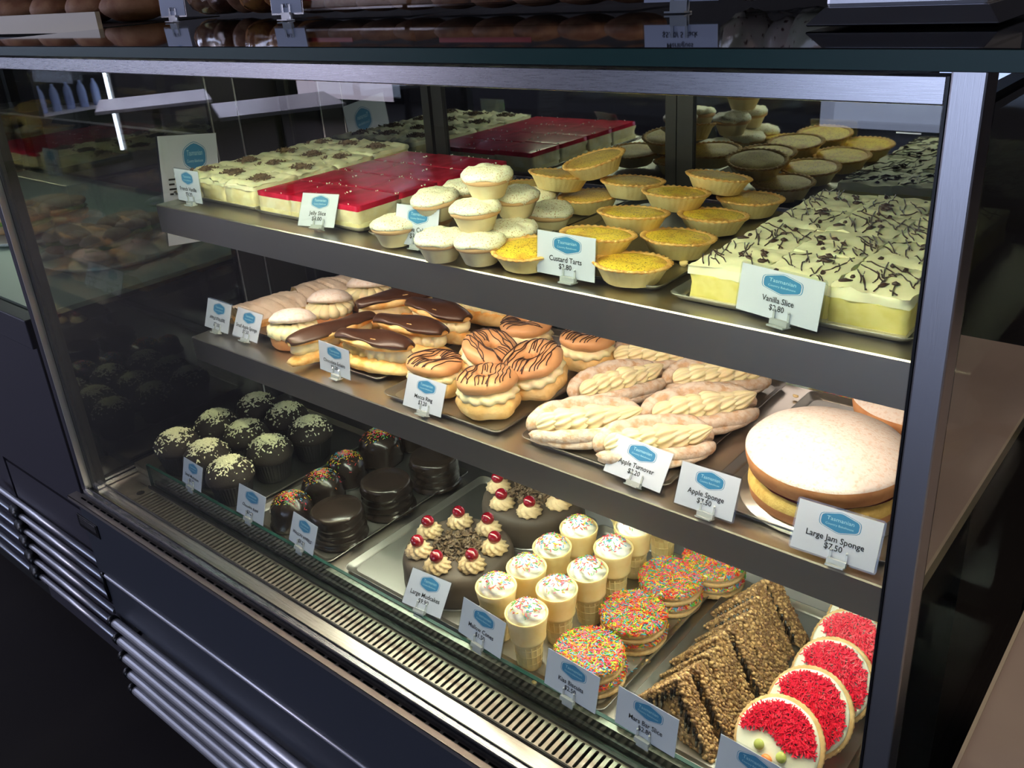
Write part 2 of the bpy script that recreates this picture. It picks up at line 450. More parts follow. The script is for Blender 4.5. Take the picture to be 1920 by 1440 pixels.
# ------------------------------------------------------------------ the main display case
case = tag(empty('display_case', (-0.74, 0.3, FLOOR)), 'long glass fronted refrigerated cake display case with steel frame and two inner shelves', 'display case')
O = Vector((0.74, -0.3, -FLOOR))      # world -> case local
def cpart(name, mb, m, parent=None, **k):
    T = Matrix.Translation(O)
    if name in ('air_grille', 'slotted_ledge'): o = mb.build(name, m, case, **k); o.location = O; return o
    os_ = build_each(mb, name, m, case, O, **k)
    return os_[0]
XE = 0.0224
# front rail, posts
cpart('front_rail', MB().box((-0.752, 0.006, 0.8118), (1.504, 0.012, 0.0175)), steel, bevel=0.001)
cpart('corner_post', MB().box((0.0118, 0.0125, 0.41), (0.0205, 0.025, 0.83)), steel_v, bevel=0.0015)
cpart('corner_post', MB().box((-1.515, 0.0125, 0.41), (0.014, 0.025, 0.83)), plum_panel)
cpart('post_seal', MB().box((0.0005, 0.008, 0.41), (0.0018, 0.016, 0.82)).box((-1.5065, 0.010, 0.41), (0.003, 0.02, 0.82)), black)
cpart('inner_jamb', MB().box((-1.4935, 0.0240, 0.402), (0.013, 0.022, 0.80)), black_frame)
cpart('post_trim', MB().box((-1.5035, 0.006, 0.41), (0.0025, 0.012, 0.82)), alu)
cpart('rear_post', MB().box((0.0118, 0.615, 0.41), (0.0205, 0.03, 0.83)), black_frame)
cpart('rear_post', MB().box((-1.512, 0.615, 0.41), (0.02, 0.03, 0.83)), black_frame)
# sheets
cpart('front_glass', MB().box((-0.752, 0.010, 0.402), (1.498, 0.005, 0.802)), clear)
cpart('end_glass', MB().box((0.0200, 0.312, 0.402), (0.004, 0.572, 0.80)), end_glass_m)
cpart('end_glass', MB().box((-1.503, 0.23, 0.402), (0.006, 0.40, 0.80)), side_glass)
cpart('end_post', MB().box((-1.508, 0.465, 0.402), (0.018, 0.07, 0.80)).box((-1.4985, 0.433, 0.40), (0.002, 0.003, 0.80), 1).box((-1.4985, 0.497, 0.40), (0.002, 0.003, 0.80), 1), [black_frame, steel_v])
cpart('end_panel', MB().box((-1.508, 0.55, 0.402), (0.012, 0.10, 0.80)), inner_dark)
# end frame rails at the bottom and top of the glass ends
for x in (-1.499, 0.0125):
    cpart('end_rail', MB().box((x, 0.312, 0.006), (0.012, 0.57, 0.012)).box((x, 0.312, 0.80), (0.012, 0.57, 0.012)), black_frame)
cpart('end_rail_trim', MB().box((-1.4915, 0.20, 0.010), (0.003, 0.37, 0.004)).box((-1.484, 0.20, 0.004), (0.004, 0.37, 0.006)), steel)
# black glass top
cpart('top_sheet', MB().box((-0.725, 0.32, 0.8315), (1.60, 0.68, 0.013)), [top_glass], bevel=0.0008)
cpart('top_edge', MB().box((-0.725, -0.0212, 0.8315), (1.60, 0.0022, 0.0115)), green_edge)
cpart('top_underframe', MB().box((-0.74, 0.035, 0.8225), (1.50, 0.04, 0.004)), black_frame)
# rear sliding doors of dark mirror glass, with black stiles
for k, (a, b) in enumerate(((-1.495, -1.04), (-1.04, -0.53), (-0.53, 0.002))):
    d = cpart('rear_door', MB().box(((a + b) / 2, 0.606 + 0.004 * (k % 2), 0.41), (b - a - 0.004, 0.005, 0.79)), mirror)
    s = MB()
    s.box((a + 0.016, 0.603 + 0.004 * (k % 2), 0.41), (0.026, 0.010, 0.79)).box((b - 0.010, 0.603 + 0.004 * (k % 2), 0.41), (0.018, 0.010, 0.79))
    build_each(s, 'door_stile', black_frame, d)
cpart('rear_track', MB().box((-0.745, 0.594, 0.026), (1.49, 0.02, 0.010)).box((-0.745, 0.604, 0.808), (1.49, 0.03, 0.016)), black_frame)
# shelves with folded front lip
XS0, XS1 = -1.3293, -0.002
def shelf(z, zb, y, name='shelf'):
    t = 0.0012
    prof = [(y, zb), (y + 0.010, zb), (y + 0.010, zb + t), (y + t, zb + t), (y + t, z - t), (0.585, z - t), (0.585, z), (y + 0.0015, z), (y, z - 0.0015)]
    m = MB().prism([(a, b) for a, b in prof], 'x', XS0, XS1)
    return cpart(name, m, steel_shelf)
s1 = shelf(Z1, Z1B, Y1)
s2 = shelf(Z2, Z2B, Y2)
# lamp tubes hidden behind each lip and behind the front rail
warm_top = emit('lamp_yellow_white', (0.98, 1.0, 0.60), 72)
warm_mid = emit('lamp_warm_white', (1.0, 0.80, 0.62), 50)
cool_low = emit('lamp_green_white', (0.92, 1.0, 0.78), 46)
def lamp(parent, x0, x1, y, z, m):
    h = MB().box(((x0 + x1) / 2, y, z + 0.009), (x1 - x0 + 0.03, 0.022, 0.008))
    ho = h.build('lamp_housing', black_frame, parent)
    MB().box(((x0 + x1) / 2, y, z), (x1 - x0, 0.014, 0.008)).build('lamp_tube', m, ho)
lr = cpart('top_lamp', MB().box((-0.72, 0.040, 0.8135), (1.40, 0.03, 0.008)), black_frame)
MB().box((-0.66, 0.040, 0.805), (1.22, 0.014, 0.006)).build('lamp_tube', warm_top, lr)
lamp(s1, -1.22, -0.05, Y1 + 0.028, Z1B + 0.014, warm_mid)
lamp(s2, -1.02, -0.05, Y2 + 0.028, Z2B + 0.014, cool_low)

# base tub: inner floor, slotted air grille, deck plate, ledge
cpart('inner_floor', MB().box((-0.742, 0.018, -0.004), (1.50, 0.030, 0.006)).box((-0.742, 0.088, -0.004), (1.50, 0.022, 0.006)).box((-1.44, 0.055, -0.004), (0.10, 0.048, 0.006)), steel_shelf)
GP = 0.01065
ng = int(1.36 / GP)
g = MB()
gx0, gy0, gy1 = -1.385, 0.0325, 0.078
sy0, sy1, sw = 0.0385, 0.0725, 0.0024
zt_, zb_ = 0.0008, -0.0015
for i in range(ng):
    a = gx0 + i * GP; b = a + GP; c = (a + b) / 2
    base = [(a, gy0), (b, gy0), (b, gy1), (a, gy1)]
    lo = [(c + sw * math.cos(t), sy0 + sw * math.sin(t)) for t in [PI + PI * k / 4 for k in range(5)]]
    hi = [(c + sw * math.cos(t), sy1 + sw * math.sin(t)) for t in [PI * k / 4 for k in range(5)]]
    vs = [(x, y, zt_) for x, y in base + lo + hi]
    n0 = 4; n1 = 9
    fs = [(0, 1) + tuple(n0 + k for k in (4, 3, 2, 1, 0)), (2, 3) + tuple(n1 + k for k in (4, 3, 2, 1, 0)),
          (0, n0, n1 + 4, 3), (1, 2, n1, n0 + 4)]
    g.add(vs, fs)
    ring = lo + hi
    vs = [(x, y, zt_) for x, y in ring] + [(x, y, zb_) for x, y in ring]
    g.add(vs, [(k, (k + 1) % 10, 10 + (k + 1) % 10, 10 + k) for k in range(10)])
g.box((gx0 - 0.012, 0.0552, -0.0004), (0.022, 0.0455, 0.0024))
grl = cpart('air_grille', g, steel_grille)
MB().lathe([(0.0078, 0.0), (0.0078, 0.0014), (0.006, 0.0018)], 20).build('vent_plug', black, grl, loc=(gx0 - 0.011, 0.058, 0.0002))
cpart('grille_well', MB().box((-0.74, 0.055, -0.030), (1.40, 0.05, 0.004)).box((-0.74, 0.031, -0.016), (1.40, 0.002, 0.03)).box((-0.74, 0.080, -0.016), (1.40, 0.002, 0.03)), inner_dark)
cpart('front_channel', MB().box((-0.742, 0.0335, 0.0006), (1.49, 0.0025, 0.0030)), black_frame)
cpart('deck_plate', MB().box((-0.744, 0.345, ZD - 0.004), (1.488, 0.49, 0.004)).box((-0.744, 0.101, 0.006), (1.488, 0.002, 0.022)), steel_shelf)
cpart('bottom_rail', MB().box((-0.752, 0.0, -0.004), (1.504, 0.010, 0.012)), steel)
cpart('bottom_seal', MB().box((-0.752, -0.0056, -0.008), (1.51, 0.004, 0.006)).box((-0.752, 0.0045, 0.0030), (1.50, 0.0015, 0.002)), black)
# glass guard in front of the deck
gg = cpart('glass_guard', MB().box((-0.705, 0.0865, 0.026), (1.39, 0.005, 0.046)), green_glass)
ge = MB().box((-0.705, 0.0865, 0.0496), (1.39, 0.0052, 0.0012)).box((-1.4005, 0.0865, 0.026), (0.0012, 0.0052, 0.047)); build_each(ge, 'polished_edge', green_edge, gg)
gc = MB().box((-0.705, 0.0785, 0.0030), (1.39, 0.003, 0.005)).box((-0.705, 0.0945, 0.0045), (1.39, 0.005, 0.008)).box((-0.705, 0.0835, 0.0014), (1.39, 0.008, 0.0022)); build_each(gc, 'guard_channel', black_frame, gg)
# slotted ledge in front of the glass
lg = MB()
lx0, lx1 = -1.545, 0.03
pitch = 0.0263; nl = int((lx1 - lx0 - 0.03) / pitch)
ly0, ly1 = -0.0225, -0.0025
lz = -0.0155
for i in range(nl):
    a = lx0 + 0.03 + i * pitch; b = a + pitch
    h0, h1 = a + 0.003, b - 0.003
    s0, s1_ = -0.0115, -0.0080
    v = [(a, ly0), (b, ly0), (b, ly1), (a, ly1), (h0, s0), (h1, s0), (h1, s1_), (h0, s1_)]
    lg.add([(x, y, lz) for x, y in v], [(0, 1, 5, 4), (1, 2, 6, 5), (2, 3, 7, 6), (3, 0, 4, 7)])
lg.box((lx0 + 0.015, -0.0125, lz - 0.0005), (0.03, 0.02, 0.001))
lg.box(((lx0 + lx1) / 2, ly0 + 0.0006, lz - 0.004), (lx1 - lx0, 0.0012, 0.008))
cpart('slotted_ledge', lg, steel_grille)
cpart('ledge_recess', MB().box(((lx0 + lx1) / 2, -0.010, lz - 0.006), (lx1 - lx0 - 0.004, 0.018, 0.004)), inner_dark)
# front panels
PF = -0.019
cpart('front_panel', MB().box((-0.7475, 0.0, -0.103), (1.525, 0.038, 0.160)), dark_panel, bevel=0.001)
kp = cpart('kick_panel', MB().box((-0.7375, 0.0, -0.356), (1.505, 0.036, 0.338)), dark_panel, bevel=0.001)
MB().tube([(-1.489, PF, -0.187), (0.015, PF, -0.187)], 0.0042, 10).build('edge_trim', alu, kp)
ss_ = MB().tube([(-1.492, PF - 0.002, -0.183), (-1.493, PF - 0.002, -0.215), (-1.491, PF - 0.001, -0.255)], [0.0045, 0.004, 0.003], 8).tube([(-1.493, PF - 0.001, -0.186), (-1.483, PF - 0.001, -0.188)], 0.0052, 8); ss_.build('side_seal', black, kp)
for zb in (-0.290, -0.336, -0.383, -0.428, -0.472):
    b = cpart('bumper_tube', MB().tube([(-1.468, -0.033, zb), (0.015, -0.033, zb)], 0.0098, 14), alu)
    MB().tube([(-1.483, -0.033, zb), (-1.480, -0.033, zb), (-1.466, -0.033, zb)], [0.009, 0.0115, 0.0115], 14).build('end_cap', black, b)
    s = MB()
    for x in (-1.4, -0.7, -0.05): s.box((x, -0.022, zb), (0.02, 0.014, 0.012))
    build_each(s, 'tube_clip', black, b)
bd = cpart('maker_plate', MB().box((-1.489, -0.0200, -0.068), (0.084, 0.0020, 0.031)), black)
pf_ = MB().box((-1.489, -0.0213, -0.066), (0.066, 0.0008, 0.016)).box((-1.489, -0.0213, -0.0535), (0.080, 0.0008, 0.0012)); build_each(pf_, 'plate_face', steel, bd)
cpart('base_plinth', MB().box((-0.74, 0.33, -0.315), (1.50, 0.60, 0.55)), inner_dark)
for x in (-1.40, -0.08):
    for y in (0.07, 0.58):
        cpart('foot', MB().lathe([(0.02, -0.6), (0.02, -0.588), (0.012, -0.584)], 14, mat=Matrix.Translation((x, y, 0))), black)
cpart('maker_mark', MB().box((-0.20, 0.6025, 0.67), (0.03, 0.0006, 0.0015)), steel_v)

# ------------------------------------------------------------------ neighbouring case on the left
nb = tag(empty('food_counter', (-2.35, 0.35, FLOOR)), 'neighbouring sandwich counter with grey plum front panel left of the cake case', 'food counter')
ON = Vector((2.35, -0.35, -FLOOR))
def npart(name, mb, m, **k):
    os_ = build_each(mb, name, m, nb, ON, **k); return os_[0]
npart('front_panel', MB().box((-2.4, 0.03, 0.0975), (1.64, 0.03, 0.375)), plum_panel, bevel=0.0015)
npart('upper_band', MB().box((-2.4, 0.024, 0.312), (1.64, 0.032, 0.060)), plum_panel, bevel=0.002)
npart('kick_panel', MB().box((-1.78, 0.032, -0.30), (0.42, 0.03, 0.40)), plum_panel)
npart('kick_panel', MB().box((-2.65, 0.045, -0.30), (1.20, 0.03, 0.40)), plum_panel)
for i, zb in enumerate((-0.205, -0.248, -0.292, -0.335, -0.382, -0.428)):
    x0 = -2.10 if i < 1 else -1.985
    npart('bumper_tube', MB().tube([(x0, 0.008, zb), (-1.563, 0.008, zb)], 0.0068, 10), alu)
    if i:
        npart('tube_cap', MB().tube([(-2.035, 0.012, zb), (-2.0, 0.008, zb), (-1.983, 0.008, zb)], [0.012, 0.014, 0.012], 10), black)
        npart('side_tube', MB().tube([(-2.9, 0.010, zb - 0.006), (-2.035, 0.010, zb - 0.006)], 0.0075, 10), alu)
npart('carcass', MB().box((-2.4, 0.40, -0.10), (1.62, 0.68, 0.80)), plum_panel)
npart('worktop', MB().box((-2.4, 0.40, 0.336), (1.62, 0.70, 0.010)), mat('pale_green_preparation_board', (0.46, 0.56, 0.46), 0.4))
npart('base_frame', MB().box((-2.4, 0.36, -0.55), (1.58, 0.60, 0.098)), inner_dark)
npart('rear_upright', MB().box((-1.60, 0.73, 0.58), (0.03, 0.03, 0.47)).box((-3.18, 0.73, 0.58), (0.03, 0.03, 0.47)), black_frame)
npart('rear_shelf', MB().box((-2.4, 0.66, 0.575), (1.56, 0.16, 0.006)), steel_shelf)
npart('top_shelf', MB().box((-2.4, 0.60, 0.817), (1.60, 0.34, 0.008)), top_glass)
nl_ = npart('lamp_housing', MB().box((-2.4, 0.45, 0.806), (1.4, 0.03, 0.010)), black_frame)
MB().box((-2.4, 0.45, 0.7985), (1.3, 0.015, 0.004)).build('lamp_tube', emit('lamp_counter', (0.85, 1.0, 0.86), 26), nl_)

# worktop on the right
wt = tag(empty('service_worktop', (0.45, 0.35, FLOOR)), 'brown laminate service worktop beside the right end of the case', 'worktop')
OW = Vector((-0.45, -0.35, -FLOOR))
MB().box((0.47, 0.06, 0.296), (0.80, 1.65, 0.012)).build('top_board', wood_counter, wt, loc=OW)
MB().box((0.0685, 0.06, 0.295), (0.003, 1.65, 0.020)).build('edge_strip', wood_edge, wt, loc=OW)
MB().box((0.50, 0.06, -0.155), (0.70, 1.60, 0.89)).build('cabinet_body', dark_panel, wt, loc=OW)

# ------------------------------------------------------------------ trays
def tray_mesh(w=0.250, d=0.345, dark=False):
    m = MB()
    r = 0.010; h = 0.0085
    def rect(hw, hd, z, c=0.012):
        pts = []
        for sx, sy, a0 in ((1, 1, 0), (-1, 1, 90), (-1, -1, 180), (1, -1, 270)):
            for k in range(5):
                a = R(a0 + k * 22.5)
                pts.append((sx * (hw - c) + c * math.cos(a), sy * (hd - c) + c * math.sin(a), z))
        return pts
    rings = [rect(w / 2 - 0.012, d / 2 - 0.012, 0.0022), rect(w / 2 - 0.007, d / 2 - 0.007, 0.0030), rect(w / 2 - 0.001, d / 2 - 0.001, h),
             rect(w / 2, d / 2, h + 0.0006), rect(w / 2, d / 2, h - 0.0006), rect(w / 2 - 0.006, d / 2 - 0.006, 0.0018), rect(w / 2 - 0.010, d / 2 - 0.010, 0.0006)]
    vs = [p for q in rings for p in q]; n = 20
    fs = [tuple(range(n))]
    for k in range(len(rings) - 1):
        for i in range(n):
            j = (i + 1) % n
            fs.append((k * n + i, k * n + j, (k + 1) * n + j, (k + 1) * n + i))
    fs.append(tuple((len(rings) - 1) * n + i for i in range(n - 1, -1, -1)))
    m.add(vs, fs, 0, True)
    m.s[0] = False; m.s[-1] = False
    return m
TB = 0.0024     # top of a tray's floor above the shelf
tray0 = None
def tray(x0, x1, y0, y1, z, label, rz=0.0):
    w, d = x1 - x0, y1 - y0
    o = tray_mesh(w, d).build('baking_tray', steel_tray)
    o.location = ((x0 + x1) / 2, (y0 + y1) / 2, z + 0.0003); o.rotation_euler = (0, 0, rz)
    tag(o, label, 'tray', 'steel trays under the cakes')
tray(-1.356, -1.102, 0.236, 0.592, Z1, 'steel tray under the chocolate dotted vanilla slices, far left of upper shelf')
tray(-1.100, -0.832, 0.230, 0.592, Z1, 'steel tray under the red jelly slices on the upper shelf')
tray(-0.816, -0.574, 0.224, 0.566, Z1, 'dark steel tray under the iced apple cakes')
tray(-0.568, -0.332, 0.224, 0.570, Z1, 'dark steel tray under the yellow custard tarts')
tray(-0.316, -0.058, 0.215, 0.592, Z1, 'steel tray under the drizzled vanilla slices, far right of upper shelf')
tray(-1.325, -1.098, 0.268, 0.575, Z2, 'steel tray under the powdered strudels and small sponges')
tray(-1.090, -0.862, 0.250, 0.575, Z2, 'steel tray under the chocolate eclairs')
tray(-0.824, -0.584, 0.219, 0.562, Z2, 'brown steel tray under the mocca rings')
tray(-0.556, -0.322, 0.229, 0.578, Z2, 'brown steel tray under the cream filled turnovers')
tray(-0.285, -0.055, 0.229, 0.570, Z2, 'steel tray under the large powdered sponge cakes')
tray(-1.410, -1.130, 0.106, 0.445, ZD, 'steel tray under the dark muffins, bottom left')
tray(-1.112, -0.876, 0.104, 0.450, ZD, 'steel tray under the sprinkled chocolate mounds and round coated cakes')
tray(-0.848, -0.583, 0.112, 0.452, ZD, 'steel tray under the two large mudcakes')
tray(-0.577, -0.341, 0.106, 0.446, ZD, 'steel tray under the mallow cones and sprinkled biscuits')
tray(-0.326, -0.058, 0.106, 0.446, ZD, 'steel tray under the triangle slices and red topped biscuits')

# ------------------------------------------------------------------ builders for the cakes
def scatter(mb, n, pick, L, rr, nm, lift=0.0, spread=1.0, flat=False):
    # n short strands; pick() -> (point, normal); material index random in nm
    for _ in range(n):
        p, nv = pick()
        nv = Vector(nv).normalized(); p = Vector(p) + nv * (rr * 0.6 + lift * rnd.random())
        t = nv.cross(Vector((rnd.uniform(-1, 1), rnd.uniform(-1, 1), rnd.uniform(-1, 1)))).normalized()
        t = (t + nv * rnd.uniform(-0.35, 0.35)).normalized()
        s = t.cross(nv).normalized(); q = s.cross(t).normalized()
        l = L * rnd.uniform(0.6, 1.1) / 2
        a = p - t * l; b = p + t * l
        vs = []
        for e in (a, b):
            for k in range(4):
                an = PI / 2 * k + 0.7
                vs.append(e + s * (rr * math.cos(an)) + q * (rr * math.sin(an)))
        mb.add(vs, [(3, 2, 1, 0), (4, 5, 6, 7), (0, 1, 5, 4), (1, 2, 6, 5), (2, 3, 7, 6), (3, 0, 4, 7)], rnd.randrange(nm))
    return mb

def flakes(mb, n, pick, L, mi=0):
    for _ in range(n):
        p, nv = pick()
        nv = Vector(nv).normalized(); p = Vector(p)
        t = nv.cross(Vector((rnd.uniform(-1, 1), rnd.uniform(-1, 1), rnd.uniform(-1, 1)))).normalized()
        s = t.cross(nv)
        a, b = L * rnd.uniform(0.35, 1.0), L * rnd.uniform(0.15, 0.45)
        up = nv * (L * rnd.uniform(0.05, 0.4))
        h = nv * 0.0007
        q = [p - t * a / 2 - s * b / 2, p + t * a / 2 - s * b / 2 + up, p + t * a / 2 + s * b / 2 + up, p - t * a / 2 + s * b / 2]
        vs = [c - h for c in q] + [c + h for c in q]
        mb.add(vs, [(3, 2, 1, 0), (4, 5, 6, 7), (0, 1, 5, 4), (1, 2, 6, 5), (2, 3, 7, 6), (3, 0, 4, 7)], mi)
    return mb

def crimp(nf, amp):
    return lambda a: amp * math.cos(nf * a)

# ---- custard tart
def make_tart(brown=False):
    t = empty('custard_tart')
    nf = 34
    def fn(a, k, r, z):
        w = {0: 0, 1: 0.15, 2: 0.35, 3: 0.9, 4: 1.0, 5: 1.0, 6: 0.7, 7: 0.2}.get(k, 0)
        return r + 0.0011 * w * math.cos(nf * a) + 0.0009 * nz(math.cos(a), math.sin(a), k, 2.1, 3) , z + 0.0007 * w * math.cos(nf * a + 0.8) + 0.0008 * nz(math.cos(a), math.sin(a), 0, 1.5, 9)
    prof = [(0.029, 0.0), (0.0315, 0.001), (0.0405, 0.0175), (0.0452, 0.0210), (0.0462, 0.0228), (0.0442, 0.0240), (0.0405, 0.0234), (0.0385, 0.0215)]
    MB().lathe(prof, 136, fn, mis=[1, 1, 1, 0, 0, 0, 0, 0], cap1=False).build('pastry_case', [crust, crust_pale], t)
    c = MB()
    pr = [(0.0400, 0.0222), (0.034, 0.0236), (0.024, 0.0241), (0.010, 0.0238), (0.001, 0.0237)]
    c.lathe(pr, 48, lambda a, k, r, z: (r, z + 0.0007 * nz(r * math.cos(a), r * math.sin(a), 0, 60, 2)), cap0=False)
    c.build('custard_filling', custard_b if brown else custard, t)
    return t
tartA = make_tart(False); tartB = make_tart(True)

def put(o, p, rx=0.0, ry=0.0, rz=0.0, s=1.0, label=None, cat=None, group=None):
    o.location = p; o.rotation_euler = (rx, ry, rz); o.scale = (s, s, s)
    tag(o, label, cat, group); return o

class Proto:
    def __init__(self, *objs): self.o = list(objs); self.used = [False] * len(objs)
    def get(self, k=0):
        if not self.used[k]:
            self.used[k] = True; return self.o[k]
        return copy_tree(self.o[k])
tp = Proto(tartA, tartB)
GT = 'custard tarts piled on one tray'
B1 = Z1 + TB + 0.0004
def tart_t(u, v, h, label, k=0, tilt=0, az=0, s=1.0):
    # tilt about a horizontal axis: the rim rises towards azimuth az
    p = at(u, v, Z1 + h + 0.023); p.y = min(p.y, 0.552)
    o = tp.get(k)
    ax = Vector((math.cos(R(az) ), math.sin(R(az)), 0)).cross(Vector((0, 0, 1)))
    q = Matrix.Rotation(R(tilt), 4, ax) @ Matrix.Rotation(rnd.uniform(0, 6), 4, 'Z')
    d = q @ Vector((0, 0, 0.023)) - Vector((0, 0, 0.023))
    o.rotation_euler = q.to_euler(); o.location = (p.x - d.x, p.y - d.y, Z1 + h - d.z); o.scale = (s, s, s)
    tag(o, label, 'tart', GT)
tart_t(1185, 490, 0.0045, 'yellow custard tart at the front right corner of its tray', 0, 4, 250)
tart_t(1272, 443, 0.0060, 'second custard tart from the front in the right hand row', 0, 5, 250)
tart_t(1338, 402, 0.0070, 'third custard tart in the right hand row, half browned', 0, 5, 255)
tart_t(1416, 366, 0.0060, 'rearmost low custard tart, nearest the drizzled vanilla slices', 1, 3, 250)
tart_t(1122, 437, 0.0230, 'custard tart resting on others just behind the Custard Tarts card', 0, 7, 255)
tart_t(1188, 397, 0.0250, 'bright custard tart second from the front in the raised middle row', 0, 6, 265)
tart_t(1268, 359, 0.0270, 'custard tart third from the front in the raised middle row', 0, 6, 260)
tart_t(1348, 329, 0.0340, 'speckled custard tart at the back of the raised middle row', 1, 9, 240)
tart_t(990, 464, 0.0040, 'custard tart at the front left, partly behind the Custard Tarts card', 0, 3, 90)
tart_t(1104, 366, 0.0045, 'shaded custard tart low down beside the iced apple cakes', 1, 2, 0)
tart_t(1187, 338, 0.0300, 'browned custard tart under the right side of the topmost tart', 1, 5, 260)
tart_t(1050, 325, 0.0380, 'custard tart with green tinged filling under the topmost tart', 1, 9, 250)
tart_t(1113, 297, 0.0600, 'topmost tilted custard tart of the pile', 1, 13, 45)
tart_t(1003, 346, 0.0120, 'custard tart in shade behind the topmost apple cake', 1, 6, 250)

# ---- apple cakes
def make_apple_cake(seed):
    t = empty('apple_cake')
    def fp(a, k, r, z):
        return r + (0.0005 * math.cos(42 * a) if k in (1, 2) else 0), z
    MB().lathe([(0.0195, 0), (0.0205, 0.001), (0.0280, 0.019), (0.0292, 0.0205)], 84, fp, cap1=False).build('cake_base', cake_pale, t)
    MB().lathe([(0.0288, 0.0198), (0.0318, 0.0215), (0.0330, 0.0250), (0.0318, 0.0285), (0.027, 0.031), (0.001, 0.033)], 48,
               lambda a, k, r, z: (r + 0.0008 * nz(math.cos(a), math.sin(a), z * 60, 1.5, seed), z)).build('baked_rim', cake_rim, t)
    def fi(a, k, r, z):
        drip = 0.5 + 0.9 * nz(math.cos(a), math.sin(a), 0, 1.7, seed + 5)
        dr = 0.5 + 1.5 * nz(math.cos(a), math.sin(a), 3, 3.1, seed + 11)
        if k < 3: z = z - max(0, drip) * 0.0042 * (1 - k * 0.33) - max(0, dr) * 0.003 * (k == 0)
        lump = nz(r * math.cos(a), r * math.sin(a), 0, 60, seed) * 0.0036 + nz(r * math.cos(a), r * math.sin(a), 5, 150, seed) * 0.0016
        return r + (0.0006 * drip if k < 3 else 0), z + (lump if k >= 3 else 0)
    MB().lathe([(0.0310, 0.0285), (0.0334, 0.0283), (0.0330, 0.0310), (0.0295, 0.0345), (0.024, 0.0365), (0.016, 0.0380), (0.008, 0.0385), (0.001, 0.0385)], 56, fi).build('icing', icing, t)
    return t
ap = Proto(make_apple_cake(1), make_apple_cake(4), make_apple_cake(8))
GA = 'iced apple cakes piled on one tray'
def acake(x, y, h, label, k=0, tx=0, ty=0, s=1.0):
    put(ap.get(k), (x, y, Z1 + h), R(tx), R(ty), rnd.uniform(0, 6), s, label, 'cake', GA)
def acuv(u, v, h, label, k=0, tx=0, ty=0, s=1.0):
    p = at(u, v, Z1 + h + 0.034); acake(p.x, p.y, h, label, k, tx, ty, s)
acuv(899, 443, 0.0035, 'iced apple cake at the front right of its pile', 0)
acuv(824, 438, 0.0035, 'iced apple cake mostly behind the Apple Cakes card', 1)
acuv(738, 412, 0.0035, 'iced apple cake at the far left of its pile beside the jelly slices', 2)
acuv(960, 420, 0.0035, 'iced apple cake low in the pile with icing dripping at its right', 1, 0, 3)
acuv(1028, 387, 0.0035, 'iced apple cake at the right of its pile, next to the tarts', 2, 0, -3)
acuv(1000, 362, 0.0035, 'iced apple cake at the back, almost hidden by others', 0)
acuv(890, 381, 0.0400, 'dusted apple cake with cracked icing on the second layer, centre', 1, 0, 0)
acuv(965, 357, 0.0400, 'apple cake on the second layer under the right side of the topmost one', 0)
acuv(818, 362, 0.0380, 'tilted apple cake on the second layer at the left', 2, 4, 4)
acuv(872, 343, 0.0380, 'apple cake peeping out behind the topmost one at the left', 0)
acuv(912, 318, 0.0770, 'topmost white iced apple cake of the pile', 0, 2, 0)
acuv(805, 398, 0.0035, 'apple cake in the bottom layer behind the left one', 1)

# ---- slices: little blocks with three layers
def block(w, d, z0, z1_, seed, rough=0.0012, nx=8, ny=8, top=0.0, edge=0.0, mi=0, bulge=0.0):
    # box with gently rough sides and top
    m = MB(); hw, hd = w / 2, d / 2
    per = []
    for i in range(nx): per.append((-hw + w * i / nx, -hd))
    for i in range(ny): per.append((hw, -hd + d * i / ny))
    for i in range(nx): per.append((hw - w * i / nx, hd))
    for i in range(ny): per.append((-hw, hd - d * i / ny))
    n = len(per); nzv = 5
    vs = []
    for k in range(nzv + 1):
        t = k / nzv; z = z0 + (z1_ - z0) * t
        for (x, y) in per:
            q = rough * nz(x, y, z, 90, seed) * 2 + bulge * math.sin(PI * t)
            L = math.hypot(x / hw, y / hd)
            nxv = (1 if abs(x) >= hw - 1e-6 else 0) * (1 if x > 0 else -1); nyv = (1 if abs(y) >= hd - 1e-6 else 0) * (1 if y > 0 else -1)
            zz = z
            if k == nzv: zz += top * nz(x, y, 0, 70, seed) - edge; 
            vs.append((x + nxv * q, y + nyv * q, zz))
    m.add(vs, [(k * n + i, k * n + (i + 1) % n, (k + 1) * n + (i + 1) % n, (k + 1) * n + i) for k in range(nzv) for i in range(n)], mi, True)
    # top grid
    g = []; G_ = 12
    for j in range(G_ + 1):
        for i in range(G_ + 1):
            x = -hw + w * i / G_; y = -hd + d * j / G_
            e = min(i, G_ - i, j, G_ - j)
            ed = 1.0 if e == 0 else 0.0
            z = z1_ + top * nz(x, y, 0, 70, seed) - edge * ed + (top * 0.6 * nz(x, y, 2, 160, seed) if e > 0 else 0)
            q = rough * nz(x, y, z1_, 90, seed) * 2
            nxv = (1 if i in (0, G_) else 0) * (1 if x > 0 else -1); nyv = (1 if j in (0, G_) else 0) * (1 if y > 0 else -1)
            g.append((x + nxv * q, y + nyv * q, z))
    m.add(g, [(j * (G_ + 1) + i, j * (G_ + 1) + i + 1, (j + 1) * (G_ + 1) + i + 1, (j + 1) * (G_ + 1) + i) for j in range(G_) for i in range(G_)], mi, True)
    return m

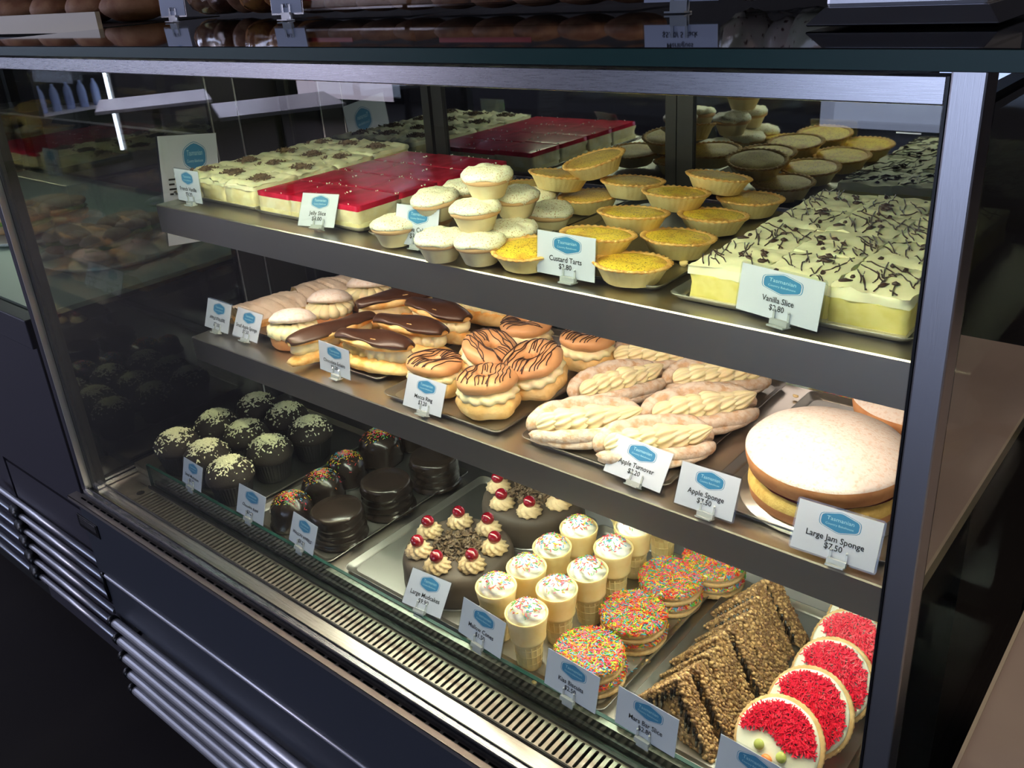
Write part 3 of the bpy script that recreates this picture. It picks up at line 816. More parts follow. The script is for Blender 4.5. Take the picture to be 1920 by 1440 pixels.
def make_fv(seed):
    t = empty('vanilla_slice')
    w, d = 0.0785, 0.0865
    block(w, d, 0, 0.004, seed, 0.001).build('pastry_base', pastry_sheet, t)
    block(w - 0.002, d - 0.002, 0.004, 0.030, seed + 1, 0.0026, bulge=0.001).build('custard_layer', fvcustard, t)
    block(w, d, 0.030, 0.0395, seed + 2, 0.0030, top=0.0060, edge=0.0022).build('cream_topping', vcream, t)
    f = MB()
    cx, cy = rnd.uniform(-0.004, 0.004), rnd.uniform(-0.004, 0.004)
    def pk():
        r = abs(rnd.gauss(0, 0.0095)); a = rnd.uniform(0, 2 * PI)
        return (cx + r * math.cos(a), cy + r * math.sin(a), 0.0402 + 0.0035 * math.exp(-(r / 0.010) ** 2) * rnd.random() + 0.001), (rnd.uniform(-.5, .5), rnd.uniform(-.5, .5), 1)
    flakes(f, 190, pk, 0.0085)
    o = f.build('chocolate_flakes', choc_shard, t); o['kind'] = 'stuff'
    return t
fvp = Proto(make_fv(3), make_fv(17), make_fv(29))
rows = ('front', 'second', 'third', 'back')
cols = ('left', 'middle', 'right')
for j in range(4):
    for i in range(3):
        x = -1.3085 + 0.0805 * i + rnd.uniform(-.0008, .0008); y = 0.2880 + 0.0880 * j
        put(fvp.get((i * 2 + j) % 3), (x, y, B1 + (0.004 if j == 3 else 0) * (i > 0)), 0, 0, PI * rnd.randrange(2) + R(rnd.uniform(-1, 1)), 1,
            'cream topped slice with dark flakes, %s row, %s column beside the left glass' % (rows[j], cols[i]), 'slice', 'chocolate dotted vanilla slices')

def make_jelly(seed):
    t = empty('jelly_slice')
    w, d = 0.0826, 0.0830
    block(w, d, 0, 0.008, seed, 0.0012).build('biscuit_base', fvcustard, t)
    block(w - 0.0006, d - 0.0006, 0.008, 0.0265, seed + 1, 0.0016).build('milk_layer', jcream, t)
    block(w - 0.0002, d - 0.0002, 0.0265, 0.0350, seed + 2, 0.0004, top=0.0003, edge=0.0006).build('jelly_layer', jelly, t)
    f = MB()
    def pk():
        e = rnd.randrange(4); s = rnd.uniform(-.5, .5)
        q = [(s * w, -d / 2), (s * w, d / 2), (-w / 2, s * d), (w / 2, s * d)][e]
        return (q[0] * rnd.uniform(.9, 1), q[1] * rnd.uniform(.9, 1), 0.0352), (0, 0, 1)
    flakes(f, 8, pk, 0.0026)
    o = f.build('cream_specks', icing_plain, t); o['kind'] = 'stuff'
    return t
jp = Proto(make_jelly(5), make_jelly(23))
for j in range(4):
    for i in range(3):
        
        x = -1.0510 + 0.0836 * i; y = 0.2830 + 0.0840 * j
        if j == 3 and i > 0: y += 0.002
        put(jp.get((i + j) % 2), (x, y - 0.004 * (i == 2), B1 + 0.0008 * ((i * 7 + j * 3) % 3)), 0, 0, PI * ((i + j) % 2), 1,
            'red jelly topped slice, %s row, %s column of its tray' % (rows[j], cols[i]), 'slice', 'red jelly slices')

def make_vs(seed):
    t = empty('vanilla_slice')
    w, d = 0.0738, 0.0865
    block(w, d, 0, 0.0035, seed, 0.001).build('pastry_base', pastry_sheet, t)
    block(w - 0.001, d - 0.001, 0.0035, 0.0285, seed + 1, 0.0009).build('custard_layer', vcustard, t)
    block(w, d, 0.0285, 0.0405, seed + 2, 0.0022, top=0.0036, edge=0.0016).build('cream_topping', vcream, t)
    m = MB()
    def zt(x, y):
        return 0.0411 + 0.0036 * nz(x, y, 0, 70, seed + 2) + 0.0022 * nz(x, y, 2, 160, seed + 2)
    for _ in range(15):
        x = rnd.uniform(-w / 2, w / 2) ; y = rnd.uniform(-d / 2, d / 2); a = R(rnd.gauss(118, 16)); L = rnd.uniform(0.025, 0.075); px0 = rnd.uniform(0, 6)
        pts = []; rr = []
        for k in range(9):
            s = (k / 8 - 0.5) * L
            px = x + s * math.cos(a) + 0.0022 * math.sin(k * 0.55 + px0); py = y + s * math.sin(a)
            if abs(px) > w / 2 or abs(py) > d / 2: continue
            pts.append((px, py, zt(px, py))); rr.append(0.00075 if k not in (0, 8) else 0.0004)
        if len(pts) > 2: m.tube(pts, rr, 5)
    for _ in range(7):
        x = rnd.uniform(-w / 2.5, w / 2.5); y = rnd.uniform(-d / 2.5, d / 2.5); a = rnd.uniform(0, PI); L = rnd.uniform(0.004, 0.014)
        pts = [(x + L * (k / 4 - .5) * math.cos(a), y + L * (k / 4 - .5) * math.sin(a), zt(x, y) + 0.0004) for k in range(5)]
        m.tube(pts, [0.0008, 0.0019, 0.0028, 0.0015, 0.0005], 6)
    o = m.build('chocolate_drizzle', choc_line, t)
    return t
vp = Proto(make_vs(6), make_vs(31), make_vs(44))
for j in range(4):
    for i in range(3):
        x = -0.2560 + 0.0752 * i; y = 0.2690 + 0.0878 * j
        put(vp.get((i + 2 * j) % 3), (x + rnd.uniform(-.001, .001), y, B1 + 0.001 * ((i * 5 + j * 3) % 3)), 0, 0, PI * ((i * j) % 2) + R(rnd.uniform(-1, 1)), 1,
            'yellow custard slice drizzled with chocolate, %s row, %s column' % (rows[j], cols[i]), 'slice', 'drizzled vanilla slices')

# ------------------------------------------------------------------ middle shelf
B2 = Z2 + TB + 0.0004
# powdered plaited strudels
def make_strudel(L, seed):
    t = empty('apple_strudel')
    W, H = 0.046, 0.031
    b = MB(); n = 26; pts = []
    b.prism([(-W, 0), (W, 0), (W * 1.02, 0.007), (W * 0.8, 0.011), (-W * 0.8, 0.011), (-W * 1.02, 0.007)], 'x', -L / 2, L / 2)
    b.build('pastry_base', choux, t)
    m = MB(); NA = 20; NL = 90
    vs = []
    for i in range(NL + 1):
        x = -L / 2 + L * i / NL
        for k in range(NA + 1):
            a = PI * k / NA
            ph = (x / 0.027 + 0.8 * math.cos(a))
            cut = max(0.0, math.cos(2 * PI * ph) - 0.80) * 0.040 * math.sin(a)
            r = 1 - cut / H + 0.16 * nz(x, a * 0.03, 0, 38, seed) + 0.05 * nz(x, a * 0.03, 0, 150, seed)
            vs.append((x, W * 0.84 * math.cos(a) * r, 0.008 + (H - 0.008) * math.sin(a) * r))
    fs = [(i * (NA + 1) + k, (i + 1) * (NA + 1) + k, (i + 1) * (NA + 1) + k + 1, i * (NA + 1) + k + 1) for i in range(NL) for k in range(NA)]
    m.add(vs, fs, 0, True)
    m.build('plaited_top', strudel_top, t)
    e = MB()
    for s in (-1, 1):
        e.add([(s * L / 2 * 0.995, W * 0.8 * math.cos(PI * k / 12), 0.008 + (H - 0.010) * math.sin(PI * k / 12)) for k in range(13)], [tuple(range(13)) if s > 0 else tuple(range(12, -1, -1))])
    e.build('apple_filling', strudel_in, t)
    return t
st = make_strudel(0.115, 2)
put(st, (-1.285, 0.345, B2), 0, 0, R(78), 1.12, 'powdered pastry strudel nearest the front beside the Apple Strudel card', 'strudel', 'powdered strudels')
st2 = make_strudel(0.145, 9)
put(st2, (-1.262, 0.494, B2), 0, 0, R(70), 1.12, 'powdered strudel with slashed top at the back of the middle shelf', 'strudel', 'powdered strudels')

# piped cream: ridged rope
def rope(mb, p0, p1, r, lobes=7, waves=5, arch=0.0, twist=5.0, amp=0.22, mat_=0, n=28, seed=0, wob=0.0):
    p0, p1 = Vector(p0), Vector(p1); N = 34
    pts = []; rr = []
    side = (p1 - p0).cross(Vector((0, 0, 1))).normalized()
    for i in range(N + 1):
        t = i / N
        e = math.sin(PI * min(1, max(0, t))) ** 0.35 if 0 < t < 1 else 0.15
        ww = abs(math.sin(PI * waves * t))
        pts.append(p0.lerp(p1, t) + Vector((0, 0, arch * math.sin(PI * t) + 0.12 * r * ww)) + side * (wob * math.sin(2 * PI * waves * t / 2)))
        rr.append(r * e * (0.78 + 0.26 * ww))
    mb.tube(pts, rr, n, mat_, True, lambda i, a: 1 + amp * math.cos(lobes * a + twist * i / 4.0))
    return mb

def rosette(mb, c, r, h, lobes=9, mi=0, twist=1.6, n=54, mat=None, amp=0.16):
    T = Matrix.Translation(c) if mat is None else mat @ Matrix.Translation(c)
    prof = [(0.80, 0), (1.0, 0.08), (1.02, 0.22), (0.90, 0.38), (0.92, 0.46), (0.74, 0.60), (0.72, 0.68), (0.48, 0.82), (0.26, 0.92), (0.06, 1.0)]
    mb.lathe([(a * r, b * h) for a, b in prof], n, lambda a, k, rr, z: (rr * (1 + amp * math.cos(lobes * (a + twist * z / h))), z), mi, True, T)
    return mb

# small powdered sponge halves with cream
def make_small_sponge():
    t = empty('small_sponge')
    MB().lathe([(0.030, 0), (0.033, 0.004), (0.034, 0.014), (0.031, 0.019), (0.001, 0.019)], 40).build('sponge_base', sponge_side, t)
    m = MB()
    for k in range(9):
        a = R(-200 + k * 27)
        m.tube([(0.004 * math.cos(a), 0.004 * math.sin(a), 0.021), (0.020 * math.cos(a), 0.020 * math.sin(a), 0.025), (0.034 * math.cos(a), 0.034 * math.sin(a), 0.023), (0.037 * math.cos(a), 0.037 * math.sin(a), 0.0205)], [0.007, 0.0115, 0.0085, 0.002], 9)
    m.build('piped_cream', cream, t)
    q = Matrix.Translation((0.0, 0.006, 0.031)) @ Matrix.Rotation(R(-17), 4, 'X')
    MB().lathe([(0.030, 0.0), (0.035, 0.003), (0.034, 0.007), (0.026, 0.015), (0.014, 0.0195), (0.001, 0.0205)], 40, lambda a, k, r, z: (r, z + 0.0006 * nz(math.cos(a), math.sin(a), k, 2)), 0, True, q).build('sponge_lid', powder_sponge, t)
    return t
ssp = Proto(make_small_sponge())
for u, v, l in ((548, 612, 'small powdered apple sponge nearest the front, behind its card'), (618, 574, 'small powdered apple sponge in the middle of its row'), (690, 545, 'small powdered apple sponge at the back under the upper shelf')):
    p = at(u, v, Z2 + 0.035)
    put(ssp.get(), (p.x, p.y, B2), 0, 0, R(38), 1.22, l, 'cake', 'small apple sponges')

# eclairs
def make_eclair(L, seed, H=0.0):
    t = empty('chocolate_eclair')
    hl = L / 2
    def shape(d): return 1 + 0.10 * nz(d.x * 3, d.y * 2, d.z * 2, 1.0, seed)
    MB().blob((0, 0, 0.011), (hl, 0.0245, 0.011), 36, 12, lambda d: (1 + 0.12 * nz(d.x * 4, d.y * 2, d.z, 1, seed)) * (1.06 if abs(d.x) > .7 else 1)).clamp().build('choux_base', choux, t)
    m = MB(); rope(m, (-hl * 0.92, 0.003, 0.0245), (hl * 0.92, 0.003, 0.0245), 0.0175, 11, 7, 0.002, 7.0, 0.10)
    m.build('piped_cream', cream, t)
    q = Matrix.Translation((0, -0.001, 0.040)) @ Matrix.Rotation(R(-7), 4, 'X')
    MB().blob((0, 0, 0), (hl * 0.99, 0.0235, 0.0105), 36, 12, lambda d: 1 + 0.10 * nz(d.x * 4, d.y * 2, d.z, 1, seed + 4), 0, q).build('choux_lid', choux, t)
    # glaze: cap following the lid
    vs = []; NX, NY = 40, 14
    for i in range(NX + 1):
        a = 0.10 + (PI - 0.20) * i / NX; x = -math.cos(a)
        for k in range(NY + 1):
            b = (k / NY - .5) * 2
            ww = 0.82 + 0.16 * nz(x * 2.5, b, 0, 1.4, seed + 8)
            th = b * ww * PI / 2
            r = 1 + 0.05 * nz(x * 3, b * 2, 0, 1, seed + 3)
            ridge = 0.0025 * math.sin(3 * b + 3 * x + seed) * math.sin(a)
            vs.append(((hl * 1.0) * x * 0.985, 0.0245 * math.sin(th) * math.sin(a) ** 0.5 * r, 0.0118 * math.cos(th) * (math.sin(a) ** 0.5) * r + 0.0022 * math.cos(b * PI / 2) + ridge))
    b0 = len(vs)
    vs += [(x * 0.99, y * 0.96, z - 0.0025) for x, y, z in vs]
    n1 = NY + 1
    fs = [(i * n1 + k, (i + 1) * n1 + k, (i + 1) * n1 + k + 1, i * n1 + k + 1) for i in range(NX) for k in range(NY)]
    fs += [(b0 + i * n1 + k + 1, b0 + (i + 1) * n1 + k + 1, b0 + (i + 1) * n1 + k, b0 + i * n1 + k) for i in range(NX) for k in range(NY)]
    for k in range(NY):
        fs.append((k, k + 1, b0 + k + 1, b0 + k)); fs.append((NX * n1 + k + 1, NX * n1 + k, b0 + NX * n1 + k, b0 + NX * n1 + k + 1))
    for i in range(NX):
        fs.append((i * n1, b0 + i * n1, b0 + (i + 1) * n1, (i + 1) * n1)); fs.append(((i + 1) * n1 + NY, b0 + (i + 1) * n1 + NY, b0 + i * n1 + NY, i * n1 + NY))
    MB().add(vs, fs, 0, True, q).build('chocolate_glaze', choc, t)
    return t
ep = Proto(make_eclair(0.150, 3), make_eclair(0.118, 12))
GE = 'chocolate eclairs on one tray'
def eclair(u, v, h, rz, label, k=0, rx=0, ry=0, s=1.28):
    p = at(u, v, Z2 + h + 0.052)
    put(ep.get(k), (p.x, p.y, Z2 + h), R(rx), R(ry), R(rz), s, label, 'eclair', GE)
eclair(622, 612, 0.004, 80, 'long chocolate eclair lying front to back beside the small sponges', 0, 0, 0, 1.15)
eclair(700, 640, 0.004, 9, 'chocolate eclair nearest the front, behind the Chocolate Eclairs card', 1, -4)
eclair(768, 612, 0.004, 6, 'second chocolate eclair from the front, behind the card', 1, -4)
eclair(822, 582, 0.006, -4, 'dark glazed eclair touching the rearmost mocca rings', 1)
eclair(742, 560, 0.006, 60, 'dark glazed eclair at the back left under the upper shelf', 1)
eclair(912, 556, 0.004, 8, 'rearmost eclair showing mostly cream under the upper shelf', 1, 0)

# mocca rings
def make_ring(seed):
    t = empty('mocca_ring')
    def torus(mb, Rr, r, z, sq=1.0, am=0.06, mi=0, mat=None, lo=0, hi=2 * PI, nu=44, nv=14, sd=0):
        vs = []; fs = []
        closed = hi - lo > 6.2
        nvv = nv if closed else nv + 1
        for i in range(nu):
            a = 2 * PI * i / nu
            for k in range(nvv):
                b = lo + (hi - lo) * k / nv
                q = 1 + am * nz(math.cos(a), math.sin(a), math.sin(b) * .6, 2.0, sd)
                vs.append(((Rr + r * q * math.cos(b)) * math.cos(a), (Rr + r * q * math.cos(b)) * math.sin(a), z + r * sq * q * math.sin(b)))
        for i in range(nu):
            j = (i + 1) % nu
            for k in range(nv if closed else nv):
                k2 = (k + 1) % nvv
                if not closed and k == nv: continue
                fs.append((i * nvv + k, j * nvv + k, j * nvv + k2, i * nvv + k2))
        mb.add(vs, fs, mi, True, mat)
    m = MB(); torus(m, 0.0255, 0.0195, 0.0165, 0.84, 0.25, sd=seed); m.clamp().build('choux_base', choux_pale, t)
    m = MB()
    nb_ = 40; pts = []
    vs = []; fs = []
    for i in range(72):
        a = 2 * PI * i / 72
        for k in range(12):
            b = 2 * PI * k / 12
            q = 1 + 0.13 * math.cos(13 * a + 2 * b)
            vs.append(((0.025 + 0.0182 * q * math.cos(b)) * math.cos(a), (0.025 + 0.0182 * q * math.cos(b)) * math.sin(a), 0.0325 + 0.0095 * q * math.sin(b)))
    for i in range(72):
        j = (i + 1) % 72
        for k in range(12):
            fs.append((i * 12 + k, j * 12 + k, j * 12 + (k + 1) % 12, i * 12 + (k + 1) % 12))
    m.add(vs, fs, 0, True)
    rosette(m, (0, 0, 0.026), 0.012, 0.020, 7)
    m.build('piped_cream', cream, t)
    q = Matrix.Translation((0, 0.001, 0.048)) @ Matrix.Rotation(R(-6), 4, 'X')
    m = MB(); torus(m, 0.0265, 0.0178, 0, 0.72, 0.14, mat=q, sd=seed + 3); m.build('iced_ring', mocca_ice, t)
    m = MB(); tt = 0.0
    for s in range(13):
        off = -0.034 + 0.0055 * s + rnd.uniform(-.002, .002); ang = R(60 + rnd.uniform(-14, 14))
        pts = []
        for k in range(26):
            u = -0.042 + 0.084 * k / 25
            x = u * math.cos(ang) - off * math.sin(ang) + 0.0012 * math.sin(k * .8 + s); y = u * math.sin(ang) + off * math.cos(ang) + 0.001 * math.cos(k * .6 + s * 2)
            rr_ = math.hypot(x, y) - 0.0265
            if abs(rr_) < 0.0172:
                pts.append((x, y, 0.72 * 0.0178 * math.sqrt(max(0, 1 - (rr_ / 0.0183) ** 2)) + 0.0007))
            else:
                if len(pts) > 2: m.tube([q @ Vector(p) for p in pts], 0.0008, 5)
                pts = []
        if len(pts) > 2: m.tube([q @ Vector(p) for p in pts], 0.0008, 5)
    m.build('chocolate_drizzle', choc_line, t)
    return t
rp = Proto(make_ring(2), make_ring(15))
GR = 'mocca rings on one tray'
def ring(u, v, label, rz=0, rx=0, ry=0, k=0, h=0.0028, s=1.0):
    p = at(u, v, Z2 + h + 0.045)
    put(rp.get(k), (p.x, p.y, Z2 + h), R(rx), R(ry), R(rz), s, label, 'pastry', GR)
ring(815, 685, 'mocca ring behind the Mocca Ring card', 10, 0, 0, 0)
ring(914, 718, 'mocca ring nearest the front with cream bulging below its icing', 60, 0, 0, 1, 0.0028, 1.05)
ring(905, 648, 'mocca ring tilted up in the middle of its tray', 100, 22, -6, 0, 0.021)
ring(1010, 672, 'mocca ring tilted at the right of the front pair', 35, 14, -10, 1, 0.0165, 1.05)
ring(985, 612, 'mocca ring behind the middle ones, close under the upper shelf', 150, 4, 0, 0, 0.0065)
ring(1103, 636, 'mocca ring at the far right back of its tray', 20, 3, 0, 1, 0.0060)

# turnovers
def make_turnover(seed):
    t = empty('apple_turnover')
    hl, hw = 0.068, 0.036
    def f(d): return 1 + 0.10 * nz(d.x * 3, d.y * 2.4, d.z * 2, 1.0, seed)
    wob = lambda d: f(d) + 0.035 * nz(d.x * 9, d.y * 9, d.z * 9, 1, seed)
    MB().blob((0, -0.002, 0.010), (hl, hw, 0.0115), 48, 14, wob).clamp().build('pastry_base', powder, t)
    def lip(sy, yo, z0, z1x, r0, sd):
        m = MB(); N = 36; pts = []; rr = []
        for i in range(N + 1):
            a_ = PI * i / N; c_, s_ = math.cos(a_), math.sin(a_)
            pts.append((hl * 0.93 * c_ * (1 + 0.02 * nz(c_, s_, sd, 2)), yo + sy * s_ ** 0.8 * (1 + 0.05 * nz(c_ * 2, s_, sd, 1.5)), z0 + (z1x - z0) * s_ ** 0.7 + 0.0015 * nz(c_ * 3, 0, sd, 1.3)))
            rr.append(r0 * (0.45 + 0.55 * s_ ** 0.5) * (1 + 0.16 * nz(c_ * 4, s_, sd + 3, 1.5)))
        m.tube(pts, rr, 14, 0, True, lambda i, an: 1 + 0.05 * math.sin(3 * an + i * 0.7))
        return m
    lip(0.021, 0.004, 0.014, 0.030, 0.0125, seed).build('pastry_lid', powder, t)
    lip(-0.024, -0.004, 0.013, 0.018, 0.0085, seed + 5).build('pastry_lip', powder, t)
    m = MB()
    n = 6
    for k in range(n):
        x = -hl * 0.78 + hl * 1.30 * k / (n - 1)
        e_ = 1 - 0.30 * abs(2 * k / (n - 1) - 1) ** 1.5
        T = Matrix.Translation((x, -0.005, 0.0245 + 0.0015 * (k % 2))) @ Matrix.Rotation(R(72), 4, 'Y') @ Matrix.Rotation(R(40), 4, 'Z')
        pr_ = [(0.0040, -0.006), (0.0105, -0.003), (0.0150, 0.003), (0.0158, 0.008), (0.0138, 0.014), (0.0105, 0.020), (0.0065, 0.026), (0.0015, 0.031)]
        m.lathe([(p_[0] * e_, p_[1]) for p_ in pr_], 60, lambda a, k_, r_, z: (r_ * (1 + 0.13 * math.cos(10 * a + 22 * z)), z), 0, True, T)
    m.build('piped_cream', cream, t)
    return t
tnp = Proto(make_turnover(1), make_turnover(9))
GN = 'cream filled turnovers on one tray'
def turnover(u, v, label, rz=10, k=0, h=0.0028, s=1.0, rx=0):
    s *= 1.13
    p = at(u, v, Z2 + h + 0.024)
    put(tnp.get(k), (p.x, p.y, Z2 + h), R(rx), 0, R(rz), s, label, 'pastry', GN)
turnover(1160, 718, 'cream turnover in the middle of the left row', 62, 0, 0.004, 0.98)
turnover(1100, 792, 'cream turnover at the front left of its tray', 42, 1, 0.0028, 1.03)
turnover(1314, 768, 'cream turnover at the right edge of its tray, second from front', 48, 0, 0.0045, 1.04)
turnover(1228, 828, 'cream turnover behind the Apple Turnover card', 44, 1, 0.0028, 1.0)
turnover(1345, 706, 'cream turnover at the back right under the shelf lip', 42, 1, 0.004)
turnover(1232, 668, 'rearmost cream turnover peeping below the shelf lip', 30, 0, 0.003)

# big sponges
def make_big_sponge(seed):
    t = empty('sponge_cake')
    MB().lathe([(0.084, 0), (0.091, 0.0010), (0.091, 0.0024), (0.001, 0.0024)], 64).build('cake_board', foil, t)
    b = MB().lathe([(0.074, 0.0026), (0.080, 0.006), (0.083, 0.018), (0.082, 0.027), (0.078, 0.032), (0.001, 0.032)], 64, lambda a, k, r, z: (r + 0.0012 * nz(math.cos(a), math.sin(a), z * 30, 2.5, seed), z), mis=[0, 0, 1, 1, 1])
    b.build('sponge_base', [sponge_side, sponge_in], t)
    m = MB()
    for k in range(14):
        a = 2 * PI * k / 14
        m.blob((0.060 * math.cos(a), 0.060 * math.sin(a), 0.0365), (0.017, 0.017, 0.0105), 14, 8, lambda d: 1 + 0.1 * nz(d.x, d.y, d.z, 2, k))
    m.build('cream_filling', cream_white, t)
    m = MB().lathe([(0.0765, 0.032), (0.079, 0.0345), (0.076, 0.038), (0.001, 0.038)], 64, lambda a, k, r, z: (r + 0.004 * nz(math.cos(a), math.sin(a), 0, 4, seed + 2), z))
    m.build('jam_filling', jam, t)
    q = Matrix.Translation((0, 0, 0.039)) @ Matrix.Rotation(R(3), 4, 'X')
    l = MB().lathe([(0.078, 0.0), (0.0835, 0.004), (0.0862, 0.015), (0.0866, 0.0235), (0.0835, 0.0275), (0.074, 0.0335), (0.058, 0.0395), (0.040, 0.0440), (0.020, 0.0465), (0.001, 0.0472)], 72,
        lambda a, k, r, z: (r + 0.0014 * nz(math.cos(a), math.sin(a), 0, 2.5, seed + 5), z + (0.0010 * nz(r * math.cos(a), r * math.sin(a), 0, 40, seed) if k > 4 else 0)), 0, True, q, mis=[0, 0, 0, 1, 1, 1, 1, 1, 1])
    l.build('sponge_lid', [sponge_side, powder_sponge], t)
    return t
sp1 = make_big_sponge(3)
put(sp1, (-0.166, 0.322, B2), 0, 0, 0.4, 1.05, 'large jam sponge with domed sugar dusted top, front right of middle shelf', 'cake', 'large powdered sponge cakes')
sp2 = copy_tree(sp1)
put(sp2, (-0.128, 0.512, B2), 0, 0, 2.1, 0.88, 'large sugar dusted sponge behind the front one, cut off by the upper shelf', 'cake', 'large powdered sponge cakes')

# ------------------------------------------------------------------ deck
BD = ZD + TB + 0.0004
# chocolate muffins with white shavings
def make_muffin(seed):
    t = empty('chocolate_muffin')
    MB().lathe([(0.0255, 0), (0.0265, 0.001), (0.0345, 0.036), (0.0350, 0.038), (0.0330, 0.036)], 120,
               lambda a, k, r, z: (r + (0.0011 * math.cos(40 * a) if k > 0 else 0), z + (0.0008 * math.cos(40 * a) if k > 2 else 0)), cap1=False).build('paper_case', cup_black, t)
    def f(a, k, r, z):
        q = 1 + 0.05 * nz(math.cos(a) * 1.5, math.sin(a) * 1.5, z * 30, 1, seed)
        return r * q, z
    prof = [(0.0325, 0.035), (0.0385, 0.041), (0.0390, 0.047), (0.0365, 0.055), (0.031, 0.0625), (0.023, 0.068), (0.013, 0.0715), (0.001, 0.0725)]
    MB().lathe(prof, 40, f).build('muffin_top', mud_sponge, t)
    m = MB()
    def pk():
        th = abs(rnd.gauss(0, 0.52)); th = min(th, 1.35); a = rnd.uniform(0, 2 * PI)
        return (0.0385 * math.sin(th) * math.cos(a), 0.0385 * math.sin(th) * math.sin(a), 0.042 + 0.0315 * math.cos(th)), (math.sin(th) * math.cos(a), math.sin(th) * math.sin(a), math.cos(th))
    flakes(m, 420, pk, 0.0060)
    o = m.build('white_shavings', coconut, t); o['kind'] = 'stuff'
    return t
mp = Proto(make_muffin(1), make_muffin(7))
mlab = [('front row', 'left'), ('middle row', 'left'), ('back row', 'left'), ('front row', 'centre'), ('middle row', 'centre'), ('back row', 'centre'), ('front row', 'right'), ('middle row', 'right'), ('back row', 'right')]
muf = [(335, 853, 'left end of the front row, against the left glass'), (405, 806, 'left side, second from the front'), (480, 773, 'rearmost one of the group'),
       (392, 861, 'just behind the Small Mudcakes card'), (455, 824, 'exact centre of the group'), (528, 792, 'back right, second from the rearmost'),
       (505, 854, 'right side with its pleated case in view'), (580, 819, 'right end of the back row, palest shavings'), (430, 902, 'nearest the front, beside the Small Mudcakes card')]
for i, (u, v, l) in enumerate(muf):
    mx_, my_ = [(-1.372, 0.142), (-1.378, 0.236), (-1.370, 0.330), (-1.280, 0.150), (-1.286, 0.243), (-1.278, 0.337), (-1.190, 0.230), (-1.186, 0.324), (-1.186, 0.138)][i]
    put(mp.get(i % 2), (mx_, my_, BD), 0, 0, rnd.uniform(0, 6), 1.14, 'black cased muffin with white shavings, ' + l, 'muffin', 'dark muffins with white shavings')

# chocolate royals (ridged mounds with sprinkles)
def make_royal(seed):
    t = empty('chocolate_royal')
    def f(a, k, r, z):
        return r * (1 + 0.07 * nz(math.cos(a), math.sin(a), z * 40, 1.6, seed)) + 0.0010 * math.sin(z * 900 + 2 * a), z
    prof = [(0.033, 0), (0.0345, 0.003), (0.0325, 0.007), (0.0335, 0.012), (0.0315, 0.020), (0.0320, 0.026), (0.0295, 0.034), (0.0250, 0.041), (0.018, 0.0465), (0.009, 0.0495), (0.001, 0.050)]
    MB().lathe(prof, 44, f).build('chocolate_mound', choc_dark, t)
    m = MB()
    def pk():
        th = min(abs(rnd.gauss(0.25, 0.42)), 1.3); a = rnd.uniform(0, 2 * PI)
        return (0.033 * math.sin(th) * math.cos(a), 0.033 * math.sin(th) * math.sin(a), 0.022 + 0.0285 * math.cos(th)), (math.sin(th) * math.cos(a), math.sin(th) * math.sin(a), math.cos(th))
    scatter(m, 300, pk, 0.0042, 0.00042, 6, 0.0006)
    o = m.build('sprinkles', SPR, t); o['kind'] = 'stuff'
    return t
ry = Proto(make_royal(2))
for u, v, s, l in ((545, 945, 1.0, 'chocolate mound with coloured sprinkles nearest the front, behind its card'), (603, 903, 1.0, 'sprinkled chocolate mound second from the front'),
                (648, 868, 1.0, 'low sprinkled chocolate mound third from the front'), (712, 830, 1.12, 'tallest heavily sprinkled chocolate mound in its row'), (770, 806, 0.80, 'rearmost sprinkled chocolate mound beside the back coated cake')):
    p = at(u, v, ZD + 0.040)
    put(ry.get(), (p.x, p.y, BD), 0, 0, rnd.uniform(0, 6), s * 1.15, l, 'cake', 'chocolate royals with sprinkles')

# wagon wheels: coated stacks
def make_wheel(seed):
    t = empty('chocolate_coated_cake')
    def f(a, k, r, z):
        w = 0.0016 * math.sin(z * 520 + 2.5 * nz(math.cos(a), math.sin(a), 0, 1.3, seed)) if 0 < k < 12 else 0
        foot = 0.005 * max(0, nz(math.cos(a), math.sin(a), 0, 1.2, seed + 3) + 0.25) if k < 2 else 0
        return r + w + foot + 0.0016 * nz(math.cos(a) * 2, math.sin(a) * 2, z * 60, 1, seed), z
    prof = [(0.044, 0), (0.0445, 0.002)] + [(0.0420 + 0.0003 * math.sin(k), 0.005 + 0.0042 * k) for k in range(11)] + [(0.0405, 0.0515), (0.0375, 0.0530), (0.020, 0.0528), (0.001, 0.0528)]
    MB().lathe(prof, 64, f).build('coated_body', choc_dark, t)
    return t
wp = Proto(make_wheel(1), make_wheel(5))
for i, (u, v, l) in enumerate(((630, 952, 'round chocolate coated cake nearest the front, right behind the third handwritten card'), (722, 899, 'round chocolate coated cake in the middle of three'), (812, 853, 'round chocolate coated cake at the back under the shelf lip'))):
    p = at(u, v, ZD + 0.0595)
    o = wp.get(i % 2)
    put(o, (p.x, p.y, BD), 0, 0, 1.3 * i, 1.07, l, 'cake', 'round chocolate coated cakes')

